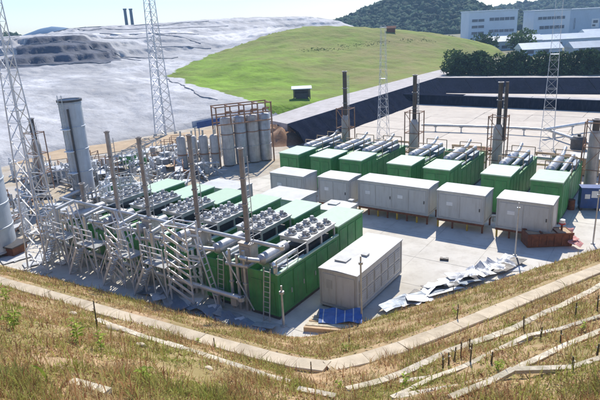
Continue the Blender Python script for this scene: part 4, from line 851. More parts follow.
# ------------------------------------------------------------------ header pipes, basin pipelines
def pipeline(name, pts, r, label, mt='pipe', sup=True, cat='pipe', zs=0.0):
    t = thing(name, (pts[0][0], pts[0][1], 0), label, cat); q = [(x - pts[0][0], y - pts[0][1], z) for x, y, z in pts]
    MB().path(q, r, 12).build('tube', mt, t, True)
    for x, y, z in q: MB().lathe([(r, -.12), (r * 1.4, -.12), (r * 1.4, .12), (r, .12)], 12).build('flange', mt, t, True, (x, y, z))
    if sup:
        for a, b in zip(q[:-1], q[1:]):
            L = (Vector(b) - Vector(a)).length; n = max(1, int(L / 3.5))
            for k in range(n):
                p = Vector(a).lerp(Vector(b), (k + .5) / n)
                if p.z > .4: m = MB(); m.box(p.x - .07, p.x + .07, p.y - .07, p.y + .07, zs, p.z - r - .06); m.box(p.x - .2, p.x + .2, p.y - .2, p.y + .2, p.z - r - .06, p.z - r + .02); m.build('support', 'steel', t)
    return t
pipeline('header_pipe', [(-40, 24.6, 4.2), (-30, 24.55, 4.2), (-18.3, 24.5, 4.2)], .13, 'pale header pipe crossing above the near ends of the generators', sup=False)
pipeline('header_pipe', [(-39.5, 22.9, 1.2), (-20.2, 22.7, 1.2)], .16, 'low grey gas pipe along the near ends of the generators')
pipeline('basin_pipe', [(-31.5, 79.5, .9), (-20.5, 81.5, .9), (-14.4, 81.6, .9), (-7.0, 73.2, .9), (-2, 67.6, .9)], .2, 'long grey pipeline across the pale basin floor, bending toward the right edge')
pipeline('basin_pipe', [(-14.6, 80.1, 1.2), (-8.9, 89, 1.2), (2, 106 - 4, 1.2)], .22, 'grey pipeline branching off across the basin floor to the right edge')
pipeline('far_header_pipe', [(-37, 60.0, 2.2), (-7.5, 60.0, 2.2)], .2, 'grey header pipe behind the far generator row', 'casing')
t = thing('round_tank', (-9.6, 75.2, 0), 'small dark round tank on the basin floor at right', 'tank'); MB().lathe([(.01, .0), (.9, 0), (.9, 1.3), (.6, 1.6), (.01, 1.65)], 20).build('shell', 'darksteel', t, True); MB().cyl((0, 0, 1.6), (0, 0, 1.9), .2, n=10).build('hatch', 'darksteel', t, True)
t = thing('site_cabin', (-8.6, 62.4, 0), 'low beige cabin behind the rightmost far generator', 'cabin', None, .1)
MB().box(0, 2.8, 0, 2.0, .15, 1.9).build('wall', 'tan', t); MB().box(-.1, 2.9, -.1, 2.1, 1.902, 2.0).build('roof', 'sheet', t); MB().box(.4, 1.1, -.03, -.002, .2, 1.6).build('door', 'rustframe', t); MB().box(.05, 2.75, .05, 1.95, 0, .148).build('base', 'darksteel', t)
# tan timber frames behind the far row
for i, (x, y, l, rz) in enumerate([(-28.8, 60.9, 3.0, 0), (-20.6, 61.2, 3.4, .05), (-19.4, 59.6, 3.0, .0), (-11.6, 60.9, 3.2, .03), (-9.8, 60.0, 2.6, -.05), (-35.4, 59.6, 3.0, .1)]):
    t = thing('timber_frame', (x, y, 0), 'low tan timber frame behind the far generator row, ' + ('behind the third generator', 'behind the fifth generator', 'nearer one behind the fifth generator', 'behind the sixth generator', 'behind the rightmost generator', 'behind the leftmost generator')[i], 'frame', 'tan timber frames', rz)
    for sx in (0, l / 2, l): MB().box(sx - .08, sx + .08, -.08, .08, 0, 2.4).build('post', 'tan', t)
    MB().box(-.15, l + .15, -.1, .1, 2.402, 2.6).build('beam', 'tan', t); MB().box(-.1, l + .1, -.13, -.081, 1.2, 1.4).build('rail', 'tan', t)
t = thing('plank_stack', (-21.5, 69.5, 0.03), 'brown plank stack on the pale basin floor', 'planks', None, .1)
for k in range(4): MB().box(0, 3.0, k * .36, k * .36 + .34, .0, .22).build('plank', 'rust', t)

# ------------------------------------------------------------------ scrap sheets, tarp, skip, poles
def sheet(name, x, y, z, w_, l_, rz, mt, label, cat, group=None, tilt=(0, 0), bend=.09, k=7, th=.025):
    m = MB(); sd_ = rnd.uniform(0, 50)
    for i in range(k + 1):
        for j in range(k + 1):
            u, v = i / k - .5, j / k - .5; X, Y = u * w_, v * l_; m.v.append((X, Y, tilt[0] * X + tilt[1] * Y + bend * fbm(X * 1.1 + sd_, Y * 1.1)))
    n = len(m.v); m.v += [(a, b, c - th) for a, b, c in m.v]
    for i in range(k):
        for j in range(k): a = i * (k + 1) + j; q = (a, a + k + 1, a + k + 2, a + 1); m.f += [q, tuple(t_ + n for t_ in reversed(q))]
    rim = [a * (k + 1) for a in range(k)] + [k * (k + 1) + b for b in range(k)] + [(k - a) * (k + 1) + k for a in range(k)] + [k - b for b in range(k)]
    m.f += [(u, u + n, v + n, v) for u, v in zip(rim, rim[1:] + rim[:1])]
    o = m.build(name, mt, None, False, (x, y, z), rz); return tag(o, label, cat, group)
g = random.Random(11)
line = [(-12.6, 28.1), (-11.9, 29.8), (-11.2, 31.2), (-10.4, 33.0), (-9.6, 34.6), (-8.9, 36.2), (-8.1, 37.6)]
for i in range(20):
    t_ = i / 19 * 5.99; k = int(t_); f_ = t_ - k; x = line[k][0] + (line[k + 1][0] - line[k][0]) * f_ + g.uniform(-.5, .5); y = line[k][1] + (line[k + 1][1] - line[k][1]) * f_ + g.uniform(-.35, .35)
    z = max(0, slope(x, y)) + .12 + .2 * g.random()
    hp = ('near the blue tarp', 'below the dark block', 'in the middle of the heap', 'near the slim pale pole')[min(3, i // 5)]
    sheet('scrap_sheet', x, y, z, g.uniform(.6, 1.1), g.uniform(1.5, 3.0), R(-28) + g.uniform(-.45, .45), ('bluegrey', 'sheet', 'sheet', 'darksteel', 'sheet')[i % 5], ('blue grey', 'white', 'white', 'near black', 'white')[i % 5] + ' scrap sheet in the slope foot heap, ' + hp, 'sheet', 'scrap sheets heaped along the slope foot', (g.uniform(-.25, .25), g.uniform(-.15, .15)))  # blackish sheets added to stand in for the shaded gaps in the heap
for i in range(5):
    sheet('torn_sheet', -10.2 + .5 * i, 32.5 + .9 * i, .75 + .1 * (i % 2), .5, 1.2, R(30 * i), 'sheet', 'crumpled white piece on top of the long heap, ' + ('lowest', 'second', 'third', 'fourth', 'highest')[i] + ' of five', 'sheet', 'crumpled white pieces', (.3, .2), .25)
o = sheet('blue_tarp', -14.7, 24.95, .45, 2.5, 1.3, R(28), 'blue', 'blue tarp with pale stripes draped over a low pile before the white container', 'tarp', None, (0, .18), .16, 10)
for k in range(4):
    s = MB(); xx = -.95 + k * .6
    for j in range(11): pass
    s.v = []; 
    me = o.data; 
    for j in range(11):
        vv = me.vertices[min(10, max(0, round((xx / 2.5 + .5) * 10))) * 11 + j].co; s.v += [(vv.x - .03, vv.y, vv.z + .012), (vv.x + .03, vv.y, vv.z + .012)]
    s.f = [(2 * j, 2 * j + 1, 2 * j + 3, 2 * j + 2) for j in range(10)]; s.build('stripe', 'sheet', o)
t = thing('board_pile', (-15.4, 23.9, .25), 'pile of pale boards under and left of the blue tarp', 'boards', None, R(20))
for k in range(6): MB().box(-.9 + .05 * k, 2.3 - .08 * k, -.55 + .24 * k, -.35 + .24 * k, -.25, .02 + .03 * (k % 2)).build('board', 'tan' if k % 3 == 0 else 'pole', t)
g = random.Random(5)
for i in range(16):
    x = -27.5 + i * .62; y = 21.9 + g.uniform(-.4, .5); sheet('metal_sheet', x, y, max(0, slope(x, y)) + .16 + .15 * g.random(), g.uniform(.5, 1.0), g.uniform(1.2, 2.4), R(80) + g.uniform(-.5, .5), ('bluegrey', 'sheet', 'bluegrey', 'steel')[i % 4], ('dark blue grey', 'white', 'blue grey', 'dull steel')[i % 4] + ' metal sheet at the near foot of the ' + ('third generator', 'second generator', 'stair tower', 'nearest generator')[(0, 0, 0, 0, 2, 2, 2, 2, 1, 1, 1, 1, 3, 3, 3, 3)[i]], 'sheet', 'metal sheets before the generators', (g.uniform(-.15, .15), g.uniform(-.15, .15)))
t = thing('rusty_skip', (-7.9, 40.9, .02), 'rust brown skip with three earth filled bays in front of the rightmost white container', 'skip', None, R(33))
m = MB(); W, L = 3.3, 1.3
for (x0, x1, y0, y1) in ((0, W, 0, .07), (0, W, L - .07, L), (0, .07, .07, L - .07), (W - .07, W, .07, L - .07), (1.1, 1.16, .07, L - .07), (2.2, 2.26, .07, L - .07)): m.box(x0, x1, y0, y1, .1, 1.05)
m.box(0, W, 0, L, .02, .1); m.build('body', 'rust', t); m = MB().box(-.05, W + .05, -.06, -.002, .92, 1.06); m.build('rim', 'rust', t)
for k in range(3): m = MB().box(.09 + k * 1.1, 1.08 + k * 1.1, .09, L - .09, .11, .92 + .05 * k); m.build('fill', 'tan', t)
for k in range(6): MB().box(.3 + k * .55, .4 + k * .55, -.05, -.002, .1, .91).build('rib', 'rust', t)
t = thing('standpipe', (-6.0, 43.0, .02), 'slim standpipe with a white and red cap beside the rusty skip', 'standpipe')
MB().cyl((0, 0, 0), (0, 0, 1.6), .08, n=10).build('pipe', 'rust', t, True); MB().cyl((0, 0, 1.6), (0, 0, 1.85), .2, n=12).build('cap', 'whitepaint', t, True); MB().cyl((0, 0, 1.5), (0, 0, 1.598), .24, n=12).build('collar', 'red', t, True); MB().cyl((0, 0, .9), (.4, -.2, .9), .05, n=8).build('outlet', 'rust', t, True)
for i in range(3): sheet('crumpled_sheet', -5.6 + .35 * i, 43.2 - .35 * i, .75 - .15 * i, .7, .9, R(40 * i), 'pink', 'faded pink crumpled sheet on the ground right of the rusty skip', 'sheet', 'faded pink sheets', (.2, .35), .22, 6)
t = thing('blue_cabinet', (-5.3, 52.0, 0), 'navy blue cabinet with a white mark at the right picture edge', 'cabinet', None, R(20))
MB().box(-.8, .8, -.5, .5, .25, 2.0).build('body', 'navy', t); MB().box(-.85, .85, -.55, .55, 2.002, 2.08).build('lid', 'navy', t)
for sx in (-.7, .7): MB().box(sx - .08, sx + .08, -.4, .4, .0, .248).build('foot', 'darksteel', t)
MB().box(-.5, -.1, -.52, -.502, 1.1, 1.5).build('mark', 'whitepaint', t); MB().box(0, .5, -.52, -.502, 1.2, 1.8).build('mark', 'whitepaint', t)
t = thing('rusty_drum', (-6.6, 51.3, 0), 'short rusty drum near the navy cabinet', 'drum'); MB().lathe([(.01, .01), (.3, .01), (.3, .28), (.32, .3), (.3, .32), (.3, .58), (.32, .6), (.3, .62), (.3, .9), (.01, .88)], 16).build('shell', 'rust', t, True)
t = thing('loose_block', (-12.5, 36.1, 0), 'dark block lying alone on the bright pad', 'block', None, R(15)); MB().box(-.3, .3, -.15, .15, .005, .16).build('body', 'darksteel', t); MB().beam((-.1, 0, .17), (.1, 0, .17), .05).build('grip', 'steel', t)
def pole(x, y, h, label, r=.05, lamp=True):
    z = max(0, slope(x, y) if base_slope(x, y) > 0 else 0); t = thing('lamp_pole', (x, y, z), label, 'pole', 'slim poles')
    MB().cyl((0, 0, 0), (0, 0, h), r * 1.2, r * .8, 10).build('shaft', 'steel', t, True); MB().box(-.14, .14, -.14, .14, .0, .06).build('base_plate', 'steel', t)
    if lamp: MB().beam((0, 0, h - .05), (.35, 0, h + .05), .04).build('arm', 'steel', t); MB().box(.3, .6, -.08, .08, h + .0, h + .1).build('lamp_head', 'panelgrey', t)
    else: MB().cyl((0, 0, h - .5), (0, 0, h - .35), r * 2.2, n=10).build('collar', 'steel', t, True)
pole(-13.75, 25.75, 4.1, 'slim grey pole at the near corner of the white front container', .06, False)
pole(-17.4, 23.0, 2.6, 'short grey pole at the near corner of the nearest generator', .07, False)
pole(-8.35, 39.2, 4.0, 'slim pale pole left of the rusty skip', .05, False)
pole(-3.9, 43.9, 4.2, 'slim pole at the right picture edge below the navy cabinet', .05, False)

# ------------------------------------------------------------------ scrap yard clutter behind and around the near row
g = random.Random(21)
CN = {'pipe': 'pale grey', 'steel': 'grey steel', 'sheet': 'white', 'drum': 'dark grey', 'rustframe': 'rusty', 'panelgrey': 'light grey', 'darksteel': 'near black', 'bluegrey': 'blue grey', 'casing': 'brownish', 'green': 'green', 'tan': 'tan', 'mast': 'pale galvanised'}
def place(x, y):
    L = [('right of the tall silo', -48, 36), ('left of the tall silo', -57, 35), ('in front of the tall silo', -51, 30), ('behind the tall silo', -56, 40), ('near the dirt road', -63, 46), ('left of the overhead trough', -54, 51), ('between the silo and the trough', -50, 44), ('behind the leftmost generators', -42, 37), ('left of the leftmost generator', -42, 28), ('by the short tan tanks', -48, 48)]
    return min(L, key=lambda q: math.hypot(x - q[1], y - q[2]))[0]
def clutter(kind, x, y, z=0.0):
    rz = g.uniform(0, 3.14); pl = place(x, y)
    if kind == 0:
        t = thing('loose_pipe', (x, y, z), None, 'pipe', 'loose pipes in the yard', rz); L = g.uniform(2.2, 5); mt = g.choice(['pipe', 'steel', 'sheet', 'drum']); t['label'] = '%s %s pipe lying in the yard %s' % ('long' if L > 3.6 else 'short', CN[mt], pl); r = g.uniform(.08, .22); zz = r + g.uniform(0, .5)
        MB().cyl((-L / 2, 0, zz), (L / 2, 0, zz + g.uniform(0, .35)), r, n=10).build('tube', mt, t, True); MB().box(-.1, .1, -.2, .2, 0, zz - r).build('bearer', 'tan', t)
    elif kind == 1:
        t = thing('steel_beam', (x, y, z), None, 'beam', 'steel beams in the yard', rz); L = g.uniform(2, 4.5); zz = g.uniform(.02, .5); mt = g.choice(['steel', 'rustframe', 'panelgrey', 'darksteel']); t['label'] = '%s %s I-beam lying in the yard %s' % ('long' if L > 3.2 else 'short', CN[mt], pl)
        m = MB().box(-L / 2, L / 2, -.11, .11, zz, zz + .03); m.box(-L / 2, L / 2, -.015, .015, zz + .03, zz + .25); m.box(-L / 2, L / 2, -.11, .11, zz + .25, zz + .28); m.build('profile', mt, t)
        if zz > .05: MB().box(-.15, .15, -.15, .15, 0, zz - .002).build('bearer', 'tan', t)
    elif kind == 2:
        t = thing('machine_box', (x, y, z), None, 'machine', 'small machines in the yard', rz); a, b, c = g.uniform(.7, 1.6), g.uniform(.6, 1.1), g.uniform(.7, 1.6); mt = g.choice(['panelgrey', 'bluegrey', 'casing', 'green', 'sheet']); t['label'] = '%s %s vented machine box in yard %s' % ('tall' if c > 1.15 else 'low', CN[mt], pl)
        MB().box(-a / 2, a / 2, -b / 2, b / 2, .12, c).build('housing', mt, t); MB().box(-a / 2 - .03, a / 2 + .03, -b / 2 - .03, b / 2 + .03, c + .002, c + .07).build('lid', 'sheet', t); MB().box(-a / 2 + .05, a / 2 - .05, -b / 2 + .05, b / 2 - .05, 0, .118).build('base', 'darksteel', t); MB().cyl((a * .2, 0, c + .07), (a * .2, 0, c + .6), .07, n=8).build('vent_pipe', 'pipe', t, True)
    elif kind == 3:
        t = thing('steel_rack', (x, y, z), None, 'rack', 'steel racks in the yard', rz); a, b, c = g.uniform(1.5, 3), g.uniform(.8, 1.4), g.uniform(1.2, 2.6); mt = g.choice(['steel', 'rustframe', 'pipe']); t['label'] = '%s %s open rack in the yard %s' % ('tall' if c > 1.9 else 'low', CN[mt], pl)
        for sx in (-a / 2, a / 2):
            for sy in (-b / 2, b / 2): MB().beam((sx, sy, 0), (sx, sy, c), .08).build('post', mt, t)
        for sy in (-b / 2, b / 2): MB().beam((-a / 2, sy, c - .05), (a / 2, sy, c - .05), .07).build('rail', mt, t); MB().beam((-a / 2, sy, .1), (a / 2, sy, c - .1), .05).build('brace', mt, t)
        MB().box(-a / 2, a / 2, -b / 2, b / 2, c * .5, c * .5 + .04).build('shelf', 'sheet', t)
    elif kind == 5:
        t = thing('pipe_manifold', (x, y, z), None, 'manifold', 'pipe manifolds in the yard', rz if y > 26 else g.uniform(-.3, .3)); n_ = g.choice([2, 3, 4]); c = g.uniform(2.0, 3.4) * (1 if y < 36 else .62) + (1.2 if y < 26 else 0); mt = g.choice(['pipe', 'steel', 'mast', 'drum']); t['label'] = '%s %s pipe manifold with %d risers %s' % ('tall' if c > 2.9 else 'low', CN[mt], n_, pl)
        for k in range(n_): MB().cyl((k * .5, 0, 0), (k * .5, 0, c - .3 * (k % 2)), .1, n=10).build('riser', mt, t, True); MB().cyl((k * .5, 0, c * .45), (k * .5, 0, c * .45 + .08), .16, n=10).build('flange', mt, t, True)
        MB().cyl((-.3, 0, c * .75), (n_ * .5 - .2, 0, c * .75), .13, n=10).build('header', mt, t, True); MB().cyl((-.3, .3, .5), (n_ * .5 + .6, .3, .5), .1, n=10).build('return_pipe', 'pipe', t, True)
        MB().beam((-.35, -.2, c * .95), (n_ * .5 + .1, -.2, .25), .07, .04).build('brace', 'mast', t); MB().box(.1, .5, -.45, -.15, .4, 1.1).build('valve_box', 'panelgrey', t)
    else:
        mt = g.choice(['sheet', 'bluegrey', 'panelgrey', 'tan', 'sheet']); w_ = g.uniform(.8, 1.8)
        sheet('scrap_plate', x, y, z + g.uniform(.1, .6), w_, g.uniform(1, 2.4), rz, mt, '%s %s scrap plate lying in the yard %s' % ('wide' if w_ > 1.3 else 'narrow', CN[mt], pl), 'plate', 'scrap plates in the yard', (g.uniform(-.2, .2), g.uniform(-.2, .2)))
n = 0
while n < 200:
    x, y = g.uniform(-66, -36), g.uniform(33, 58)
    if y < 35.2 and x > -40.5: continue
    if x > -44 - (58 - y) * .0 and y > 40: continue
    if y > 47 and x > -50.5: continue
    if math.hypot(x + 52.6, y - 35.6) < 2: continue
    if (x + 66) * .9 + (y - 50) * -.5 < -3: continue
    if -36.8 < x < -32 and 36 < y < 39.6: continue
    if x < float(np.interp(y, [31, 38, 44, 51, 59.5], [-80, -75.5, -70.5, -66.3, -62])) + 7.5: continue
    clutter(g.choice([0, 0, 1, 1, 2, 2, 3, 3, 5, 5, 4, 4]), x, y); n += 1
for n in range(44): clutter(g.choice([0, 1, 2, 3, 5, 5]), g.uniform(-60, -43), g.uniform(24, 34))
for n in range(10): clutter(g.choice([0, 1, 4]), g.uniform(-43, -39.5), g.uniform(23.5, 33))
for k, (x, y) in enumerate(((-39.6, 23.2), (-36.0, 22.6), (-35.4, 24.0), (-32.5, 22.8), (-29.0, 22.9), (-28.3, 24.2), (-25.4, 23.6), (-24.9, 24.9), (-21.4, 23.3))): clutter(5, x, y)
g = random.Random(33)
for k, (x, y, h, dx) in enumerate(((-39.2, 22.7, 4.6, -1.5), (-37.2, 22.3, 5.0, -1.6), (-35.6, 22.9, 4.4, -1.3), (-33.6, 22.2, 5.2, -1.7), (-30.0, 22.8, 4.8, -1.5), (-28.4, 22.1, 5.4, -1.8), (-26.9, 22.9, 4.2, -1.3), (-22.2, 22.7, 4.4, -1.4))):
    t = thing('leaning_ladder', (x, y, 0), 'pale ladder leaning left at the near row, %s from the left' % pos[k], 'ladder', 'leaning ladders')
    for s_ in (0, .42): MB().beam((0, s_, 0), (dx, s_, h), .07, .07).build('stile', 'mast', t)
    for q_ in range(int(h / .42)): u_ = (q_ + .6) * .42 / h; MB().beam((dx * u_, 0, h * u_), (dx * u_, .42, h * u_), .045).build('rung', 'mast', t)
for i in range(9):
    x, y = g.uniform(-44, -37), g.uniform(20.4, 23.2)
    sheet('pale_slab', x, y, .1 + max(0, slope(x, y)), g.uniform(.8, 1.6), g.uniform(1.2, 2.4), g.uniform(-.4, .4), 'sheet', 'pale slab on the ground by the far left lattice mast', 'slab', 'pale slabs by the mast', (0, 0), .03)
t = thing('rust_cover_box', (-43.6, 21.5, .0), 'brown box with a dark cover beside the silo at the left picture edge', 'box', None, .2); MB().box(-1.2, 1.2, -.7, .7, .05, .8).build('body', 'rust', t); MB().box(-1.4, 1.4, -.9, .9, .802, .9).build('cover', 'darksteel', t)
# things standing along the lane gap
for i, (x, y) in enumerate(((-31.6, 38.4), (-32.5, 44.5), (-26.9, 45.2), (-11.2, 45.6), (-16.0, 45.3))):
    t = thing('gas_valve_set', (x, y, 0), 'grey valve set with pipes in the lane between the white containers', 'valve set', 'valve sets in the lane', g.uniform(0, 3))
    MB().path([(-.7, 0, .5), (.7, 0, .5)], .12, 10).build('tube', 'steel', t, True); MB().cyl((0, 0, .5), (0, 0, 1.1), .06, n=8).build('spindle', 'darksteel', t, True); MB().lathe([(.2, 1.08), (.24, 1.1), (.2, 1.12)], 12).build('handwheel', 'red', t, True)
    for sx in (-.5, .5): MB().box(sx - .06, sx + .06, -.08, .08, 0, .38).build('support', 'steel', t)

# ------------------------------------------------------------------ poles and stakes on the slope
POLES = [('A', [(-6.38,11.07),(-5.63,13.2),(-4.92,15.03),(-3.54,17.46),(-2.65,19.9),(-1.5,24.41)], .085, 'broad pale ledge line on the right slope, next above the concrete path'),
 ('B', [(-5.41,12.34),(-4.33,12.72),(-3.64,13.75),(-2.79,15.57),(-2.09,16.14),(-.93,17.12)], .05, 'thin pale ledge line on the right slope, second above the concrete path'),
 ('C', [(-4.88,10.65),(-4.38,12.11),(-3.81,13.11),(-3.18,14.59),(-2.53,16.03)], .045, 'thin ledge line on the right slope crossing into the second line'),
 ('D', [(-4.75,10.72),(-3.63,11.2),(-2.66,11.89),(-1.85,13.51),(-.82,15.62)], .06, 'pale ledge line across the lower right slope, ending mid right edge'),
 ('E', [(-3.32,10.29),(-2.76,11.16),(-2.35,11.81),(-1.17,12.13),(-.56,12.38)], .06, 'lowest pale ledge line in the bottom right corner'),
 ('F', [(-16.88,10.86),(-13.82,10.73),(-12.21,10.65),(-10.12,10.63),(-8.9,10.67),(-8.04,10.74)], .07, 'long pale ledge line on the left slope below the concrete path'),
 ('I', [(-8.96,5.01),(-7.84,5.03)], .06, 'short pale ledge at the bottom left picture edge'),
 ('J', [(-7.28,10.06),(-6.21,10.2)], .06, 'short pale ledge at the bottom centre picture edge')]
for nm, pts, r, lab in POLES:
    t = thing('slope_ledge', (pts[0][0], pts[0][1], slope(*pts[0])), lab, 'ledge', 'ledge lines across the slope'); ox, oy, oz = t.location
    cur = []
    for a, b in zip(pts[:-1], pts[1:]):
        L = math.hypot(b[0] - a[0], b[1] - a[1]); n = max(1, round(L / .9))
        cur += [(a[0] + (b[0] - a[0]) * k / n, a[1] + (b[1] - a[1]) * k / n) for k in range(n)]
    cur.append(pts[-1]); zs_ = [slope(x, y) for x, y in cur]
    for _ in range(2): zs_ = [zs_[0]] + [(p + 2 * q_ + n_) / 4 for p, q_, n_ in zip(zs_, zs_[1:], zs_[2:])] + [zs_[-1]]
    for k in range(len(cur) - 1):
        p = Vector((cur[k][0] - ox, cur[k][1] - oy, zs_[k] + .035 - oz)); q_ = Vector((cur[k + 1][0] - ox, cur[k + 1][1] - oy, zs_[k + 1] + .035 - oz)); d = (q_ - p).normalized()
        MB().beam(p - d * .004 + Vector((0, 0, g.uniform(-.012, .012))), q_ - d * .012 + Vector((0, 0, g.uniform(-.012, .012))), 2.9 * r * g.uniform(.9, 1.1), 1.5 * r).build('ledge_length', 'pole', t)
STK = [(-3.78,13.29,.35),(-4.52,13.27,.2),(-4.39,13.83,.22),(-4.24,13.97,.26),(-4.4,13.41,.2),(-4.25,14.86,.25),(-3.19,17.1,.28),(-1.8,17.6,.3),(-1.28,18.44,.3),(-.77,12.63,.2),(-1.15,11.97,.2),(-2.41,15.36,.2),(-9.23,28.37,.5),(-15.52,9.95,.6),(-3.15,12.98,.2),(-1.76,14.46,.2),(-6.4,20.3,.35),(-10.5,18.5,.3),(-13.5,13.4,.35),(-9.3,13.7,.3)]
for i, (x, y, h) in enumerate(STK):
    t = thing('stake', (x, y, slope(x, y) - .1), 'dark stake driven into the ' + ('left slope by the long ledge' if x < -12 else 'slope beside the concrete path' if near_path(x, y)[0] < 1.6 else 'right slope near the picture edge' if x > -2.0 else 'right slope by the ledge lines' if y < 18 else 'slope below the path'), 'stake', 'stakes on the slope'); k = h * 1.7 + .15
    m = MB(); m.cyl((0, 0, 0), (g.uniform(-.03, .03), g.uniform(-.03, .03), k), .026, .02, 7); m.build('shaft', 'stake', t, True); MB().cyl((0, 0, k * .75), (.005, 0, k * .75 + .03), .034, n=7).build('tie', 'pole', t, True)
for i, (x, y, s) in enumerate(((-15.6, 10.6, .22), (-12.6, 9.4, .12), (-9.6, 9.2, .1), (-18.6, 11.0, .16))):
    V = IV * (s * 1.5, s, s * .7) * (1 + .12 * np.random.default_rng(i).normal(size=(len(IV), 1))); o = npmesh('stone', V, IF, 'pathconc'); o.location = (x, y, slope(x, y) + s * .2); tag(o, 'pale stone lying in the grass of the left slope', 'stone', 'pale stones on the left slope')

# ------------------------------------------------------------------ grass and weeds
g = np.random.default_rng(4)
N = 430000
ang = g.uniform(-.82, .82, N); dist = 6.5 + (42 - 6.5) * g.random(N) ** 1.9
px = np.sin(ang) * dist; py = np.cos(ang) * dist; ca, sa = math.cos(HEAD), math.sin(HEAD)
ga, gb = ca * px - sa * py, sa * px + ca * py
def bz(a, b):
    zl = .6 * ((a - CX) * .09 - (b - CY) * .996); zr = .53 * ((a - CX) * .8645 - (b - CY) * .503); return np.maximum(zl, zr)
def pnoise(a, b, s, ph): return np.sin(a * s + 1.7 * np.sin(b * s * .7 + ph)) * np.sin(b * s * 1.1 + 1.3 * np.sin(a * s * .8 + ph * 2))
zz = bz(ga, gb); dens = .55 + .45 * pnoise(ga, gb, 1.3, 1) + .3 * pnoise(ga, gb, 3.7, 2)
kp = (zz > .25) & (g.random(N) < dens)
pd = np.full(N, 9.)
for (x0, y0), (x1, y1) in zip(PATH[:-1], PATH[1:]):
    dx, dy = x1 - x0, y1 - y0; t = np.clip(((ga - x0) * dx + (gb - y0) * dy) / (dx * dx + dy * dy), 0, 1); pd = np.minimum(pd, np.hypot(ga - x0 - t * dx, gb - y0 - t * dy))
kp &= pd > .36 + .2 * g.random(N)
for nm, pts, r, lab in POLES:
    pl = np.full(N, 9.)
    for (x0, y0), (x1, y1) in zip(pts[:-1], pts[1:]):
        dx, dy = x1 - x0, y1 - y0; t = np.clip(((ga - x0) * dx + (gb - y0) * dy) / (dx * dx + dy * dy), 0, 1); pl = np.minimum(pl, np.hypot(ga - x0 - t * dx, gb - y0 - t * dy))
    kp &= (pl > 1.45 * r + .03) | (g.random(N) < .12)
ga, gb, pd, dist = ga[kp], gb[kp], pd[kp], dist[kp]; n = len(ga)
# ground height by bilinear lookup of the hillside grid
fi = (ga - xs[0]) / st; fj = (gb - ys[0]) / st; i0 = np.clip(fi.astype(int), 0, len(xs) - 2); j0 = np.clip(fj.astype(int), 0, len(ys) - 2); u = fi - i0; v = fj - j0
gz = Zg[i0, j0] * (1 - u) * (1 - v) + Zg[i0 + 1, j0] * u * (1 - v) + Zg[i0, j0 + 1] * (1 - u) * v + Zg[i0 + 1, j0 + 1] * u * v
hh = (.05 + .14 * g.random(n) ** 2.5 + .09 * np.clip(pnoise(ga, gb, .9, 4), 0, 1)) * (.55 + 1.1 * np.clip(pnoise(ga, gb, 2.3, 3) * .5 + .5 + .5 * pnoise(ga, gb, 6.1, 5), 0, 1) ** 1.5) * (1 + .012 * dist) * np.clip((pd - .3) / .8, .45, 1)
an = g.uniform(0, 6.283, n); lean = hh * g.uniform(.1, 1.3, n); lx, ly = np.cos(an) * lean, np.sin(an) * lean
wd = (.003 + .003 * g.random(n)) * (1 + .05 * dist); bx_, by2 = np.cos(an + 1.57 + g.normal(0, .6, n)) * wd, np.sin(an + 1.57) * wd
b0 = np.c_[ga, gb, gz - .02]; mid = b0 + np.c_[lx * .35, ly * .35, hh * .6]; tip = b0 + np.c_[lx, ly, hh]; sdv = np.c_[bx_, by2, np.zeros(n)]
V = np.stack([b0 - sdv, b0 + sdv, mid + sdv * .8, mid - sdv * .8, tip], 1).reshape(-1, 3)
base = np.arange(n)[:, None] * 5; F = np.concatenate([base + [0, 1, 2], base + [0, 2, 3], base + [3, 2, 4]], 1).reshape(-1, 3)
tag(npmesh('dry_grass', V, F, 'drygrass'), 'dry brown and olive grass covering the foreground slope', 'grass', kind='stuff')

# matted litter of dead leaves and straw between the blades
sel = g.choice(n, 90000, replace=False); P = np.c_[ga[sel] + g.normal(0, .05, 90000), gb[sel] + g.normal(0, .05, 90000), gz[sel] + g.uniform(.0, .07, 90000)]; an = g.uniform(0, 6.283, 90000); L_ = g.uniform(.02, .075, 90000) * (1 + .02 * dist[sel]); tz = g.normal(0, .5, 90000)
dv = np.c_[np.cos(an), np.sin(an), tz] * L_[:, None]; wv = np.c_[-np.sin(an), np.cos(an), g.normal(0, .5, 90000)] * (g.uniform(.004, .016, 90000) * (1 + .03 * dist[sel]))[:, None]
V = np.stack([P - dv, P + wv, P + dv, P - wv], 1).reshape(-1, 3)
tag(npmesh('leaf_litter', V, np.arange(360000).reshape(-1, 4), 'drygrass'), 'matted brown straw and dead leaves on the foreground slope', 'litter', kind='stuff')
# taller dry stalks standing over the grass
sel = g.choice(n, 9000, replace=False); sa_, sb_, sz = ga[sel], gb[sel], gz[sel]; keep2 = pd[sel] > .7; sa_, sb_, sz = sa_[keep2], sb_[keep2], sz[keep2]; k_ = len(sa_)
sh = g.uniform(.22, .5, k_); an = g.uniform(0, 6.283, k_); ln = sh * g.uniform(.05, .5, k_); b0 = np.c_[sa_, sb_, sz - .02]; md = b0 + np.c_[np.cos(an) * ln * .3, np.sin(an) * ln * .3, sh * .6]; tp = b0 + np.c_[np.cos(an) * ln, np.sin(an) * ln, sh]
wv = np.c_[np.full(k_, ca), np.full(k_, sa), np.zeros(k_)] * g.uniform(.004, .010, (k_, 1)); hd = g.uniform(.8, 1.6, (k_, 1))
V = np.stack([b0 - wv * .6, b0 + wv * .6, md + wv * hd, md - wv * hd, tp], 1).reshape(-1, 3); base = np.arange(k_)[:, None] * 5; F = np.concatenate([base + [0, 1, 2], base + [0, 2, 3], base + [3, 2, 4]], 1).reshape(-1, 3)
tag(npmesh('dry_stalks', V, F, 'drygrass'), 'taller dry stalks standing above the slope grass', 'grass', kind='stuff')
